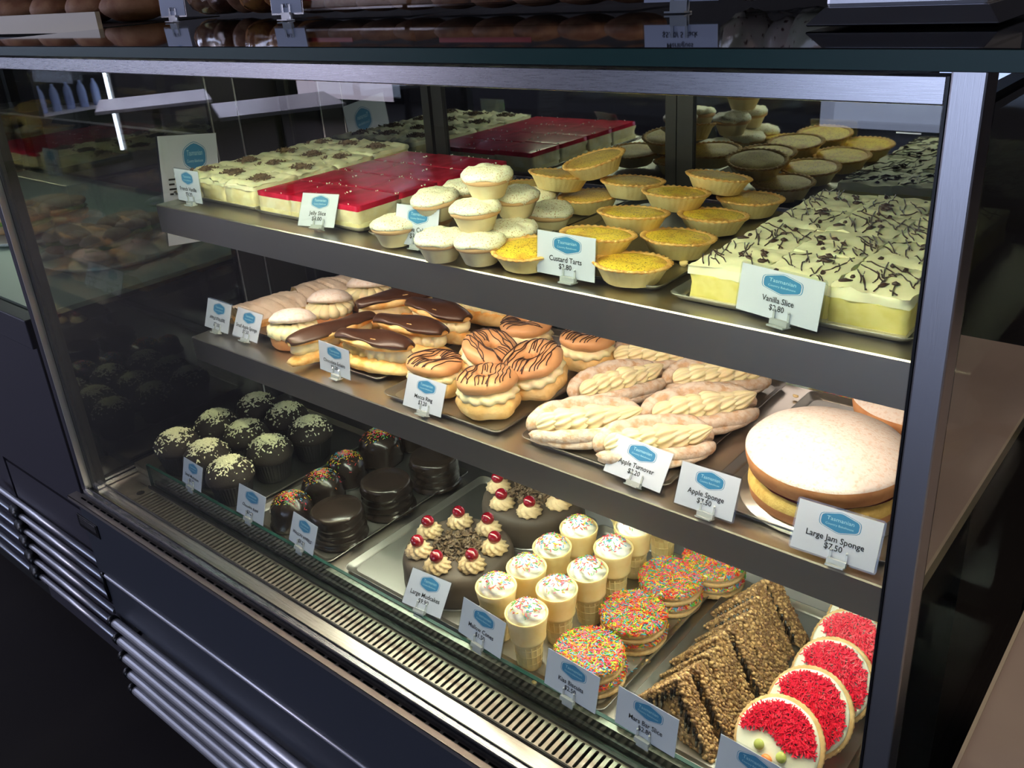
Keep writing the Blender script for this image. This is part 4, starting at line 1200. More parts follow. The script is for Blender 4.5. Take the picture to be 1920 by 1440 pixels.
# large mudcakes
def make_mudcake():
    t = empty('mudcake')
    MB().lathe([(0.092, 0), (0.0940, 0.0008), (0.0940, 0.0018), (0.001, 0.0018)], 64).build('cake_board', foil, t)
    prof = [(0.0915, 0.002), (0.0935, 0.005), (0.0925, 0.022), (0.0925, 0.040), (0.0895, 0.050), (0.083, 0.0555), (0.072, 0.0572), (0.040, 0.0575), (0.001, 0.0575)]
    MB().lathe(prof, 72, lambda a, k, r, z: (r + 0.0008 * nz(math.cos(a), math.sin(a), z * 20, 2), z)).build('mudcake_body', choc_mat, t)
    for k in range(7):
        a = 2 * PI * k / 7 + 0.3
        T = Matrix.Translation((0.0635 * math.cos(a), 0.0635 * math.sin(a), 0.0572)) @ Matrix.Rotation(a, 4, 'Z')
        rsm = MB(); rosette(rsm, (0, 0, 0), 0.0210, 0.020, 9, 0, 1.5, 54, T, 0.13)
        ro = rsm.build('cream_rosette', coffee_cream, t)
        c = MB().blob((0, 0, 0), (0.0112, 0.0112, 0.0105), 20, 14, lambda d: 1 - 0.10 * math.exp(-((d.x ** 2 + d.y ** 2) / 0.03)) * (d.z > 0), 0, T @ Matrix.Translation((0.001, 0.001, 0.0235)))
        c.build('glace_cherry', cherry_m, ro)
    m = MB()
    def pk():
        r = 0.041 * math.sqrt(rnd.random()); a = rnd.uniform(0, 2 * PI)
        return (r * math.cos(a), r * math.sin(a), 0.0578 + 0.010 * (1 - (r / 0.042) ** 2) * rnd.random()), (rnd.uniform(-.7, .7), rnd.uniform(-.7, .7), 1)
    flakes(m, 340, pk, 0.0115)
    o = m.build('chocolate_flakes', choc_shard, t); o['kind'] = 'stuff'
    return t
mc = make_mudcake()
put(mc, (-0.684, 0.214, BD), 0, 0, 0.15, 0.945, 'large round mudcake with cherries nearest the front, behind its card', 'cake', 'large mudcakes with cherries')
mc2 = copy_tree(mc)
p = at(980, 938, ZD + 0.056)
put(mc2, (p.x, 0.398, BD), 0, 0, 0.52, 0.945, 'large round mudcake with cherries at the back, partly under the shelf lip', 'cake', 'large mudcakes with cherries')

# mallow cones
def make_cone(seed):
    t = empty('mallow_cone')
    m = MB()
    def f(a, k, r, z):
        return r + (0.0004 * math.cos(16 * a) if k in (1, 2, 3, 4) else 0), z
    prof = [(0.0165, 0.0), (0.0172, 0.001), (0.0178, 0.018), (0.0190, 0.034), (0.0200, 0.044), (0.0238, 0.0475), (0.0252, 0.050), (0.0250, 0.053), (0.0262, 0.066), (0.0290, 0.083), (0.0300, 0.088), (0.0295, 0.0895), (0.0272, 0.088), (0.0262, 0.080)]
    m.lathe(prof, 64, f, cap1=False)
    for zz in (0.012, 0.025, 0.037):
        q = [(0.0177 + (zz - 0.012) * 0.085, zz - 0.0006), (0.0184 + (zz - 0.012) * 0.085, zz), (0.0177 + (zz - 0.012) * 0.085, zz + 0.0006)]
        m.lathe(q, 64, cap0=False, cap1=False)
    for k in range(16):
        a = 2 * PI * k / 16
        m.tube([(0.0170 * math.cos(a), 0.0170 * math.sin(a), 0.002), (0.0200 * math.cos(a), 0.0200 * math.sin(a), 0.042)], 0.0006, 4)
    m.build('wafer_cup', cone_m, t)
    m = MB()
    rosette(m, (0, 0, 0.080), 0.0255, 0.027, 6, 0, 1.9 + 0.3 * seed, 60, None, 0.10)
    m.lathe([(0.0268, 0.079), (0.0272, 0.0845), (0.001, 0.0855)], 40)
    m.build('mallow_swirl', mallow, t)
    m = MB()
    def pk():
        r = 0.020 * math.sqrt(rnd.random()) * 1.05; a = rnd.uniform(0, 2 * PI)
        q_ = r / 0.0255; tb = [(0, 1.0), (0.26, 0.93), (0.48, 0.83), (0.74, 0.64), (0.92, 0.44), (1.1, 0.1)]
        zz_ = 0
        for (x0_, y0_), (x1_, y1_) in zip(tb, tb[1:]):
            if x0_ <= q_ <= x1_: zz_ = y0_ + (y1_ - y0_) * (q_ - x0_) / (x1_ - x0_)
        z = 0.080 + 0.027 * zz_ + 0.0009
        return (r * math.cos(a), r * math.sin(a), z), (r * math.cos(a) * 30, r * math.sin(a) * 30, 1)
    scatter(m, 90, pk, 0.0054, 0.00068, 6, 0.0008)
    o = m.build('sprinkles', SPR, t); o['kind'] = 'stuff'
    return t
cp = Proto(make_cone(0), make_cone(1))
cones = [(987, 1150, 'nearest the front, right of the Mallow Cones card'), (930, 1100, 'second row left, against the mudcake'), (1044, 1105, 'second in the right hand row'),
         (987, 1064, 'third row left, beside the mudcake'), (1102, 1070, 'third in the right hand row, flat topped'), (1035, 1026, 'fourth in the left row, bright sprinkles'),
         (1150, 1028, 'fourth in the right hand row'), (1085, 990, 'fifth in the left row'), (1188, 988, 'fifth in the right hand row, just under the lip'), (1135, 955, 'rearmost in the left row, cut by the shelf lip'), (1232, 965, 'rearmost in the right row, cut by the shelf lip')]
for i, (u, v, l) in enumerate(cones):
    p = at(u, v, ZD + 0.088)
    if i == 10: p = Vector((-0.452, 0.437, 0))
    if i == 9: p = Vector((-0.518, 0.432, 0))
    put(cp.get(i % 2), (p.x, p.y, BD), 0, 0, rnd.uniform(0, 6), 0.98, 'wafer cone filled with white mallow, ' + l, 'cone', 'white mallow cones')

# sprinkled kiss biscuits
def make_kiss(seed):
    t = empty('sprinkled_biscuit')
    def fb(a, k, r, z): return r + 0.0005 * math.cos(44 * a), z
    MB().lathe([(0.0405, 0), (0.042, 0.001), (0.042, 0.005), (0.0405, 0.006), (0.001, 0.006)], 132, fb).build('lower_biscuit', biscuit, t)
    MB().lathe([(0.0385, 0.006), (0.0395, 0.0075), (0.0385, 0.009)], 40, cap0=False, cap1=False).build('cream_filling', cream_white, t)
    MB().lathe([(0.0405, 0.009), (0.042, 0.010), (0.042, 0.014), (0.0405, 0.015), (0.001, 0.015)], 132, fb).build('upper_biscuit', biscuit, t)
    MB().lathe([(0.0400, 0.0145), (0.0412, 0.0160), (0.0395, 0.0178), (0.001, 0.0185)], 40).build('icing', white_icing, t)
    m = MB()
    def pk():
        if rnd.random() < 0.12:
            a = rnd.uniform(0, 2 * PI); return (0.0408 * math.cos(a), 0.0408 * math.sin(a), rnd.uniform(0.0150, 0.0175)), (math.cos(a), math.sin(a), 0.6)
        r = 0.0405 * math.sqrt(rnd.random()); a = rnd.uniform(0, 2 * PI)
        return (r * math.cos(a), r * math.sin(a), 0.0184), (0, 0, 1)
    scatter(m, 1700, pk, 0.0070, 0.00075, 6, 0.0024)
    o = m.build('sprinkles', SPR, t); o['kind'] = 'stuff'
    return t
kp_ = Proto(make_kiss(1))
GK = 'sprinkled biscuits stacked in pairs'
kw = {0: 'front', 1: 'second', 2: 'third', 3: 'rearmost'}
for i, (u, v) in enumerate(((1107, 1226), (1187, 1151), (1257, 1085), (1338, 1052))):
    p = at(u, v, ZD + (0.040 if i < 3 else 0.040))
    n_ = 2
    for k in range(n_):
        dx = 0.0 if k == 0 else rnd.uniform(-.002, .002)
        put(kp_.get(), (p.x + dx, p.y + (0 if k else 0.002), BD + 0.0222 * k), 0, 0, rnd.uniform(0, 6), 1.08,
            'rainbow sprinkled biscuit, %s of the %s pair' % (('lower one', 'upper one')[k], kw[i]), 'biscuit', GK)

# triangular crisp slices standing on their long edge
def make_tri(seed):
    t = empty('crisp_slice')
    hw, h, th = 0.064, 0.080, 0.0215
    m = MB()
    # outline points of the triangle, subdivided, extruded along y with rough surface
    pts = []
    V = [(-hw, 0), (hw, 0), (0.004, h)]
    for e in range(3):
        a, b = V[e], V[(e + 1) % 3]
        for k in range(9): pts.append((a[0] + (b[0] - a[0]) * k / 9, a[1] + (b[1] - a[1]) * k / 9))
    n = len(pts); NY = 5; vs = []
    cx, cz = 0, h / 3
    for j in range(NY + 1):
        y = -th / 2 + th * j / NY
        for (x, z) in pts:
            q = 1 + 0.09 * nz(x, y, z, 130, seed)
            vs.append((cx + (x - cx) * q, y, max(0, cz + (z - cz) * q)))
    fs = [(j * n + i, j * n + (i + 1) % n, (j + 1) * n + (i + 1) % n, (j + 1) * n + i) for j in range(NY) for i in range(n)]
    m.add(vs, fs, 0, False)
    # faces as fans of rings
    for s, base in ((-1, 0), (1, NY)):
        rings = 7
        vv = []
        for r_ in range(rings + 1):
            q = 1 - r_ / rings
            for i in range(n):
                bx, by, bz = vs[base * n + i]
                x, z = cx + (bx - cx) * q, cz + (bz - cz) * q
                vv.append((x, s * th / 2 + (0 if r_ == 0 else s * 0.0036 * nz(x, s, z, 170, seed + 2)), z))
        ff = []
        for r_ in range(rings):
            for i in range(n):
                j = (i + 1) % n
                f = (r_ * n + i, r_ * n + j, (r_ + 1) * n + j, (r_ + 1) * n + i)
                ff.append(f if s < 0 else f[::-1])
        m.add(vv, ff, 0, False)
    m.build('crisp_body', crisp, t)
    g = MB()
    for _ in range(760):
        # puffed grains standing proud of the edges and the front face
        k = rnd.random()
        if k < 0.75:
            e = 1 if rnd.random() < .5 else 2; a, b = V[e], V[(e + 1) % 3]; s = rnd.random()
            p = (a[0] + (b[0] - a[0]) * s, rnd.uniform(-th / 2, th / 2), a[1] + (b[1] - a[1]) * s)
        else:
            s1_, s2_ = rnd.random(), rnd.random()
            if s1_ + s2_ > 1: s1_, s2_ = 1 - s1_, 1 - s2_
            p = (V[0][0] + (V[1][0] - V[0][0]) * s1_ + (V[2][0] - V[0][0]) * s2_, -th / 2, h * s2_)
        r_ = rnd.uniform(0.0014, 0.0028)
        g.blob(p, (r_ * 1.4, r_, r_), 6, 4, None, rnd.randrange(3))
    o = g.build('puffed_grains', [crisp, crisp_light, crisp_dark], t); o['kind'] = 'stuff'
    m = MB()
    for k in range(16):
        x = -0.05 + 0.1 * k / 15 + rnd.uniform(-.002, .002)
        zt2 = (h - 0.006) * (1 - abs(x - 0.004) / hw) - 0.003
        L = rnd.uniform(0.010, 0.03)
        if zt2 > 0.008:
            m.tube([(x, -th / 2 - 0.0012, zt2), (x + .001, -th / 2 - 0.0018, zt2 - L * .5), (x, -th / 2 - 0.0010, max(0.002, zt2 - L))], [0.0018, 0.0024, 0.001], 6)
    m.build('chocolate_drips', choc_dark, t)
    return t
tr = Proto(make_tri(1), make_tri(6), make_tri(13))
tris = [(1277, 1277), (1315, 1248), (1341, 1218), (1352, 1196), (1388, 1168), (1409, 1146), (1421, 1120), (1433, 1094), (1455, 1078)]
od = ('front', 'second', 'third', 'fourth', 'fifth', 'sixth', 'seventh', 'eighth', 'rearmost')
for i, (u, v) in enumerate(tris):
    p = at(u, v, ZD + 0.083)
    put(tr.get(i % 3), (p.x - 0.008, 0.146 + 0.0292 * i, BD), R(-6 + rnd.uniform(-2, 1)), 0, R(-9 + rnd.uniform(-4, 4)), 1, 'triangular crisp slice standing on edge, %s of the row' % od[i] if i not in (0, 8) else 'triangular crisp slice standing on edge, %s one of the row' % ('frontmost' if i == 0 else 'rearmost'), 'slice', 'triangular crisp slices')

# round biscuits with white icing and red strands, leaning in a row
def make_face(seed, face=False):
    t = empty('iced_biscuit')
    def fb(a, k, r, z): return r + 0.0005 * math.cos(50 * a), z
    MB().lathe([(0.044, 0), (0.047, 0.001), (0.0475, 0.005), (0.046, 0.0065), (0.001, 0.0065)], 150, fb).build('biscuit_base', biscuit, t)
    MB().lathe([(0.0435, 0.006), (0.0435, 0.0085), (0.041, 0.0100), (0.001, 0.0105)], 60, lambda a, k, r, z: (r + 0.0008 * nz(math.cos(a), math.sin(a), 0, 3, seed), z + (0.0010 * nz(r * math.cos(a), r * math.sin(a), 0, 70, seed) if k > 1 else 0))).build('white_icing', white_icing, t)
    m = MB()
    def pk():
        while True:
            x, y = rnd.uniform(-.041, .041), rnd.uniform(-.036, .041)
            if x * x + y * y < 0.0402 ** 2 and y > (0.0 if face else -0.015) + 0.004 * math.sin(x * 120 + seed) + abs(rnd.gauss(0, .004)): return (x, y, 0.0108), (0, 0, 1)
    scatter(m, 1100 if face else 1350, pk, 0.0066, 0.00065, 1, 0.0026)
    o = m.build('red_strands', [red_spr], t); o['kind'] = 'stuff'
    if face:
        for sx in (-1, 1):
            MB().blob((sx * 0.0125 - 0.002, -0.010, 0.0125), (0.0055, 0.0055, 0.0038), 18, 10).build('green_candy', candy_green, t)
        MB().blob((-0.002, -0.0195, 0.0125), (0.0060, 0.0055, 0.0038), 18, 10).build('orange_candy', candy_orange, t)
    return t
fA, fB = make_face(3, True), make_face(8)
fpr = Proto(fB)
faces = [(1466, 1388), (1523, 1330), (1566, 1272), (1600, 1215), (1628, 1168), (1655, 1128)]
fl = ['frontmost white iced biscuit with red strands and green and orange candies', 'second white iced biscuit with red strands, behind the candy one', 'third white iced biscuit with red strands in the leaning row',
      'fourth white iced biscuit with red strands in the leaning row', 'fifth white iced biscuit with red strands, beside the steel post', 'rearmost white iced biscuit with red strands under the shelf lip']
for i, (u, v) in enumerate(faces):
    tilt = 48
    p = at(u, v, ZD + 0.040)
    o = fA if i == 0 else fpr.get()
    zc = BD + 0.0475 * math.sin(R(tilt)) + 0.002
    p = at(u, v, zc + 0.006)
    e = (Matrix.Rotation(R(-6 - 2 * i), 4, 'Z') @ Matrix.Rotation(R(tilt), 4, 'X') @ Matrix.Rotation(R(0 if i == 0 else -38), 4, 'Z')).to_euler()
    put(o, (p.x - 0.002, p.y, zc), e.x, e.y, e.z, 1.12, fl[i], 'biscuit', 'red strand iced biscuits leaning in a row')

# crumbs on the trays
def crumbs(name, lst, m, label, group):
    for k, (u, v, z, s) in enumerate(lst):
        c = MB()
        p = at(u, v, z)
        c.blob((0, 0, 0), (s, s * .8, s * .55), 8, 6, lambda d: 1 + 0.5 * nz(d.x * 2, d.y * 2, d.z * 2, 1, k * 3.1))
        o = c.build(name, m); o.location = (p.x, p.y, z + s * .5)
        tag(o, label[k], 'crumb', group)
crumbs('pastry_crumb', [(1282, 498, B1, 0.006), (1222, 525, B1, 0.0025), (1035, 838, B2, 0.006), (1492, 745, B2, 0.004), (1305, 855, B2, 0.0035)], crumb_m,
       ['large orange crumb between the custard tarts and the drizzled slices', 'small crumb in front of the front right custard tart', 'white crumb by the front left cream turnover', 'crumb at the right edge of the turnover tray near the shelf lip', 'crumb right of the Apple Turnover card'], 'crumbs on the trays')
crumbs('biscuit_crumb', [(1215, 1242, BD, 0.0042), (1002, 1282, ZD, 0.004)], biscuit, ['round brown crumb beside the sprinkled biscuit pairs', 'brown crumb on the deck left of the Kiss Biscuits card'], 'crumbs on the deck')
m = MB()
def pk():
    return (rnd.uniform(-0.372, -0.345), rnd.uniform(0.13, 0.42), BD - 0.0002), (0, 0, 1)
scatter(m, 60, pk, 0.0045, 0.00045, 6)
tag(m.build('loose_sprinkles', SPR), 'coloured sprinkles fallen on the tray right of the sprinkled biscuits', 'sprinkles', kind='stuff')

# ------------------------------------------------------------------ price cards
GLYPHS = {}
def text_mb(mb, s, width, height, cx, cz, y, mi, bold=0.0, slant=0.0, maxw=None, jit=0.0):
    key = (s, bold, slant)
    if key not in GLYPHS:
        cu = bpy.data.curves.new('t', 'FONT'); cu.body = s; cu.size = 1.0; cu.resolution_u = 2
        cu.offset = bold; cu.shear = slant; cu.align_x = 'LEFT'
        o = bpy.data.objects.new('t', cu)
        me = o.to_mesh()
        GLYPHS[key] = ([tuple(v.co) for v in me.vertices], [tuple(p.vertices) for p in me.polygons])
        o.to_mesh_clear()
        bpy.data.objects.remove(o); bpy.data.curves.remove(cu)
    gv, gf = GLYPHS[key]
    xs = [v[0] for v in gv]; ys = [v[1] for v in gv]
    x0, x1, y0, y1 = min(xs), max(xs), min(ys), max(ys)
    sy = height / 0.73
    sx = width / (x1 - x0) if width else sy * 0.95
    if maxw and (x1 - x0) * sx > maxw: sx = maxw / (x1 - x0)
    vs = []
    for v in gv:
        X = cx + (v[0] - (x0 + x1) / 2) * sx
        vs.append((X, y, cz + v[1] * sy + (jit * math.sin(v[0] * 2.3) if jit else 0)))
    mb.add(vs, gf, mi)
    return mb

def hexa(w, h, cx, cz, y0, y1):
    pts = []
    base = [(0, h / 2), (-w / 2, h * 0.25), (-w / 2, -h * 0.25), (0, -h / 2), (w / 2, -h * 0.25), (w / 2, h * 0.25)]
    for i, b in enumerate(base):
        a, c = Vector(base[i - 1]), Vector(base[(i + 1) % 6]); b = Vector(b)
        r = 0.14 * h
        pts.append(b + (a - b).normalized() * r); 
        m_ = b + ((a - b).normalized() + (c - b).normalized()) * r * 0.28
        pts.append(m_); pts.append(b + (c - b).normalized() * r)
    return [(cx + p.x, cz + p.y) for p in pts]
# local frame: x right, z up, front faces -y
def logo(parent, w, h, cx, cz):
    lg_ = MB()
    lg_.prism(hexa(w, h, cx, cz, 0, 0), 'y', -0.00050, -0.00042, 0)
    lg_.prism(hexa(w * 1.10, h * 1.13, cx, cz, 0, 0), 'y', -0.00040, -0.00034, 0)
    lg_.prism(hexa(w * 1.06, h * 1.08, cx, cz, 0, 0), 'y', -0.00045, -0.00038, 1)
    o = lg_.build('logo_badge', [logo_blue, paper], parent)
    t = MB()
    text_mb(t, 'Tasmanian', w * 0.72, h * 0.20, cx, cz + h * 0.04, -0.00056, 0)
    text_mb(t, 'Country Bakehouse', w * 0.74, h * 0.11, cx, cz - h * 0.20, -0.00056, 0)
    t.build('logo_lettering', logo_pale, o)
    return o

def card(name, price, z0, q, clip='clear', hand=False, label=None, deck=False):
    x, y, yaw, tl, w, h = q
    root = empty('price_card')
    root.matrix_world = Matrix.Translation((x, y, z0)) @ Matrix.Rotation(yaw, 4, 'Z') @ Matrix.Rotation(-tl, 4, 'X')
    MB().box((0, 0, h / 2), (w, 0.0006, h)).build('card_sheet', paper, root)
    e = 0.0022
    s = MB()
    c = 0.0035; W, H = w / 2 + e, h / 2 + e
    pts = []
    for sx, sy, a0 in ((1, 1, 0), (-1, 1, 90), (-1, -1, 180), (1, -1, 270)):
        for k in range(4):
            a = R(a0 + k * 30); pts.append((sx * (W - c) + c * math.cos(a), h / 2 + sy * (H - c) + c * math.sin(a)))
    s.prism(pts, 'y', 0.0005, 0.0007)
    s.build('clear_sleeve', plastic_sleeve, root)
    logo(root, w * 0.45, h * 0.40, w * 0.02, h * 0.745)
    t = MB()
    if hand:
        text_mb(t, name, None, h * 0.105, 0, h * 0.34, -0.0007, 0, 0.018, 0.25, w * 0.86, 0.0006)
        text_mb(t, price, None, h * 0.125, 0, h * 0.13, -0.0007, 0, 0.018, 0.2, w * 0.5, 0.0005)
    else:
        text_mb(t, name, None, h * 0.125, 0, h * 0.345, -0.0007, 0, 0.012, 0, w * 0.86)
        text_mb(t, price, None, h * 0.125, 0, h * 0.180, -0.0007, 0, 0.012, 0, w * 0.5)
    t.build('lettering', ink, root)
    # clip: base plate with two prongs in front of the card
    cx = w * 0.08 if not deck else 0
    m = MB()
    m.box((cx, -0.0034, -0.0010), (0.020, 0.0058, 0.0056))
    m.box((cx, 0.0022, 0.004), (0.017, 0.0012, 0.013))
    for s_ in (-1, 1):
        m.box((cx + s_ * 0.0084, -0.0020, 0.0055), (0.0022, 0.0014, 0.0095))
        m.tube([(cx + s_ * 0.0084, -0.0020, 0.0098), (cx + s_ * 0.0084, -0.0032, 0.0116)], 0.0012, 8)
    co = m.build('card_clip', acrylic, root)
    f = MB()
    if deck:
        f.box((cx, -0.002, -0.0060), (0.017, 0.0014, 0.010))
    else:
        f.box((cx, -0.004, -0.0042), (0.019, 0.014, 0.0016))
    f.build('clip_foot', acrylic, co)
    tag(root, label or ('white price card reading %s with blue hexagon logo' % name), 'price card', 'blue logo price cards')
    return root
z1c, z2c = Z1 + 0.0075, Z2 + 0.0075
card('French Vanilla', '$3.20', z1c + .002, (-1.246, 0.208, 0.02, 0.05, 0.072, 0.054))
card('Jelly Slice', '$3.00', z1c, (-0.912, 0.211, 0.256, 0.50, 0.066, 0.05))
card('Apple Cakes', '$3.00', z1c, (-0.703, 0.212, 0.086, 0.30, 0.075, 0.053))
card('Custard Tarts', '$2.80', z1c, (-0.446, 0.206, 0.003, 0.10, 0.083, 0.051))
card('Vanilla Slice', '$2.80', z1c, (-0.186, 0.203, -0.20, 0.178, 0.095, 0.048))
card('APPLE STRUDEL', '$3.50', z2c, (-1.300, 0.235, -0.015, 0.36, 0.079, 0.054), hand=True)
card('Small Apple Sponge', '$2.50', z2c, (-1.213, 0.238, -0.021, 0.45, 0.079, 0.052))
card('Chocolate Eclairs', '$3.20', z2c, (-0.942, 0.226, -0.041, 0.106, 0.080, 0.050))
card('Mocca Ring', '$3.20', z2c, (-0.726, 0.210, 0.01, 0.40, 0.078, 0.049))
card('Apple Turnover', '$3.20', z2c, (-0.366, 0.217, -0.069, 0.62, 0.086, 0.050))
card('Apple Sponge', '$7.50', z2c, (-0.262, 0.207, 0.014, 0.40, 0.074, 0.051))
card('Large Jam Sponge', '$7.50', z2c, (-0.110, 0.205, 0.036, 0.38, 0.088, 0.053))
zc_ = 0.0535
card('Small Mudcakes', '$3.50', zc_, (-1.243, 0.088, -0.044, 0.292, 0.067, 0.047), deck=True)
card('Chocolate Royal', '$3.20', zc_, (-1.061, 0.088, -0.015, 0.325, 0.079, 0.051), hand=True, deck=True)
card('WAGON WHEELS', '$3.20', zc_, (-0.917, 0.086, -0.09, 0.375, 0.070, 0.049), hand=True, deck=True, label='handwritten price card in front of the nearest round chocolate coated cake')
card('Large Mudcakes', '$9.90', zc_, (-0.645, 0.091, 0.09, 0.66, 0.072, 0.052), deck=True)
card('Mallow Cones', '$1.50', zc_, (-0.529, 0.087, -0.085, 0.315, 0.083, 0.052), deck=True)
card('Kiss Biscuits', '$2.50', zc_, (-0.373, 0.082, -0.053, 0.247, 0.082, 0.050), deck=True)
card('Mars Bar Slice', '$2.80', zc_, (-0.264, 0.082, -0.051, 0.189, 0.084, 0.051), deck=True, label='white price card for the bar slice, rightmost whole card on the glass guard')
card('', '', zc_, (-0.117, 0.084, -0.05, 0.22, 0.082, 0.051), deck=True, label='price card cut by the bottom edge, in front of the candy biscuit') if False else None
# last card, at the bottom edge of the view
rc = card('Clown Biscuits', '$2.80', zc_, (-0.135, 0.086, -0.05, 0.24, 0.082, 0.051), deck=True, label='price card cut off by the bottom edge, in front of the candy biscuit')
for ch in list(rc.children):
    if ch.name.startswith('lettering'): bpy.data.objects.remove(ch)

# notice sheet against the left glass
ns = empty('notice_sheet')
ns.matrix_world = Matrix.Translation((-1.4965, 0.346, 0.418)) @ Matrix.Rotation(R(90), 4, 'Z') @ Matrix.Rotation(R(7), 4, 'Y')
pts = []
MB().box((0, 0, 0.107), (0.128, 0.0006, 0.214)).build('paper_sheet', paper, ns)
logo(ns, 0.048, 0.056, 0.012, 0.171)
t = MB()
for k, (n, wds) in enumerate(((0, (0.030, 0.012)), (1, (0.012, 0.010, 0.022, 0.020)), (2, (0.034, 0.018)), (3, (0.008, 0.020, 0.026)), (5, (0.010, 0.008, 0.016, 0.024)), (6, (0.014, 0.006, 0.020)))):
    x = -0.050
    for wd in wds:
        t.box((x + wd / 2, -0.0006, 0.130 - 0.0095 * n), (wd, 0.0002, 0.0036)); x += wd + 0.004
t.build('print_lines', ink, ns)
tag(ns, 'white notice sheet with large blue hexagon logo on the left glass, behind the shelf end', 'notice')

# ------------------------------------------------------------------ things standing on the black glass top
TZ = 0.8383
bag_film = glass('cellophane_film', (0.90, 0.90, 0.90), 1.5, 0.08)
cookie = mat('brown_packed_biscuit', (0.30, 0.13, 0.07), 0.6, c2=(0.42, 0.22, 0.12), cscale=60, bump=0.3)
cookie2 = mat('orange_packed_fruit_cake', (0.62, 0.27, 0.06), 0.6, c2=(0.35, 0.12, 0.04), cscale=50, bump=0.3)
meringue = mat('speckled_meringue', (0.74, 0.62, 0.55), 0.6, c2=(0.62, 0.62, 0.48), cscale=30, c3=(0.12, 0.05, 0.04), c3scale=150, c3lo=0.64, c3hi=0.68, bump=0.3)
pack_red = mat('red_pack_band', (0.45, 0.03, 0.03), 0.4)
def pillow(mb, c, s, seed, crease=0.08, mi=0, nu=30, nv=16):
    return mb.blob(c, s, nu, nv, lambda d: (1 / max(0.55, (abs(d.x) ** 4 + abs(d.y) ** 4 + abs(d.z) ** 4) ** 0.25)) * 0.86 * (1 + crease * nz(d.x * 3, d.y * 3, d.z * 3, 1.4, seed)), mi)
def packet(x, y, w, d, h, m, label, seed, rz=0.0, film=True):
    t = empty('biscuit_packet', (x, y, TZ), rz)
    n = max(2, int(w / 0.06))
    for k in range(n):
        MB().blob((-w / 2 + w * (k + .5) / n, 0, h * 0.45), (w / n * 0.46, d * 0.36, h * 0.40), 20, 12, lambda q: 1 + 0.08 * nz(q.x * 2, q.y * 2, q.z * 2, 1, seed + k)).build('packed_biscuit', m, t)
    b = MB(); pillow(b, (0, 0, h * 0.5), (w / 2, d / 2, h / 2), seed, 0.10); b.build('film_wrap', bag_film, t)
    return tag(t, label, 'packet', 'packets on top of the cake case')
packet(-1.50, 0.52, 0.20, 0.12, 0.09, cookie, 'clear packet of brown biscuits on the case top, behind the left card', 1)
packet(-1.27, 0.49, 0.22, 0.13, 0.10, cookie2, 'clear packet of orange fruit cake on the case top, left of the long packs', 5)
def flatpack(x0, x1, y, m, label, seed):
    w = x1 - x0
    t = empty('plastic_tray_pack', ((x0 + x1) / 2, y, TZ))
    b = MB(); hw = w / 2
    prof = [(-0.065, 0.001), (0.065, 0.001), (0.068, 0.012), (0.072, 0.013), (0.072, 0.016), (0.064, 0.017), (0.060, 0.040), (-0.060, 0.040), (-0.064, 0.017), (-0.072, 0.016), (-0.072, 0.013), (-0.068, 0.012)]
    b.prism(prof, 'x', -hw, hw); b.build('clear_tray', bag_film, t)
    n = int(w / 0.065)
    for k in range(n):
        MB().blob((-hw + w * (k + .5) / n, 0, 0.021), (w / n * 0.45, 0.052, 0.016), 22, 10, lambda q: 1 + 0.06 * nz(q.x * 2, q.y * 2, q.z * 2, 1, seed + k)).build('packed_biscuit', m, t)
    MB().box((-hw * 0.3, -0.0612, 0.030), (w * 0.45, 0.0008, 0.006)).build('band', pack_red, t)
    return tag(t, label, 'packet', 'long clear packs on top of the cake case')
flatpack(-1.12, -0.82, 0.42, cookie, 'long clear pack of biscuits on the case top, leftmost of two', 2)
flatpack(-0.80, -0.44, 0.41, cookie, 'long clear pack of biscuits on the case top, beside the meringue card', 7)
def bag(x, y, w, d, h, m, label, seed):
    t = empty('meringue_bag', (x, y, TZ))
    for k in range(4):
        MB().blob((-w * 0.28 + w * 0.19 * k, 0.01 * (k % 2), h * (0.42 + 0.1 * (k % 2))), (w * 0.15, d * 0.34, h * 0.38), 20, 12, lambda q: 1 + 0.16 * nz(q.x * 3, q.y * 3, q.z * 3, 1, seed + k)).build('meringue', m, t)
    b = MB(); pillow(b, (0, 0, h * 0.5), (w / 2, d / 2, h / 2), seed, 0.13); b.build('film_bag', bag_film, t)
    return tag(t, label, 'packet', 'meringue bags on the case top')
bag(-0.265, 0.40, 0.20, 0.11, 0.10, meringue, 'clear bag of speckled meringues on the case top, left of the steel box', 3)
# bread tray to the far left
bt = empty('bread_tray', (-2.30, 0.52, 0.8213))
MB().box((0, 0, 0.006), (1.1, 0.28, 0.010)).build('tray_base', black_frame, bt)
MB().box((0, -0.145, 0.022), (1.1, 0.010, 0.040)).build('front_board', wood_edge, bt)
tag(bt, 'low bread display tray with beige front board on the neighbouring counter', 'tray')
loaf = mat('crusty_brown_bread', (0.34, 0.14, 0.07), 0.7, c2=(0.48, 0.24, 0.12), cscale=25, bump=0.4)
lf = None
for k in range(5):
    if lf is None:
        lf = MB().blob((0, 0, 0.034), (0.088, 0.055, 0.036), 26, 14, lambda q: 1 + 0.08 * nz(q.x * 2, q.y * 2, q.z * 2, 1, 4)).clamp().build('bread_loaf', loaf); o = lf
    else:
        o = lf.copy(); col.objects.link(o)
    o.location = (-2.70 + 0.20 * k, 0.54, 0.8330); o.rotation_euler = (0, 0, 0.3 * math.sin(k * 2))
    tag(o, 'brown crusty loaf in the bread tray, %s from the right' % ('fifth', 'fourth', 'third', 'second', 'first')[k], 'bread', 'loaves in the bread tray')
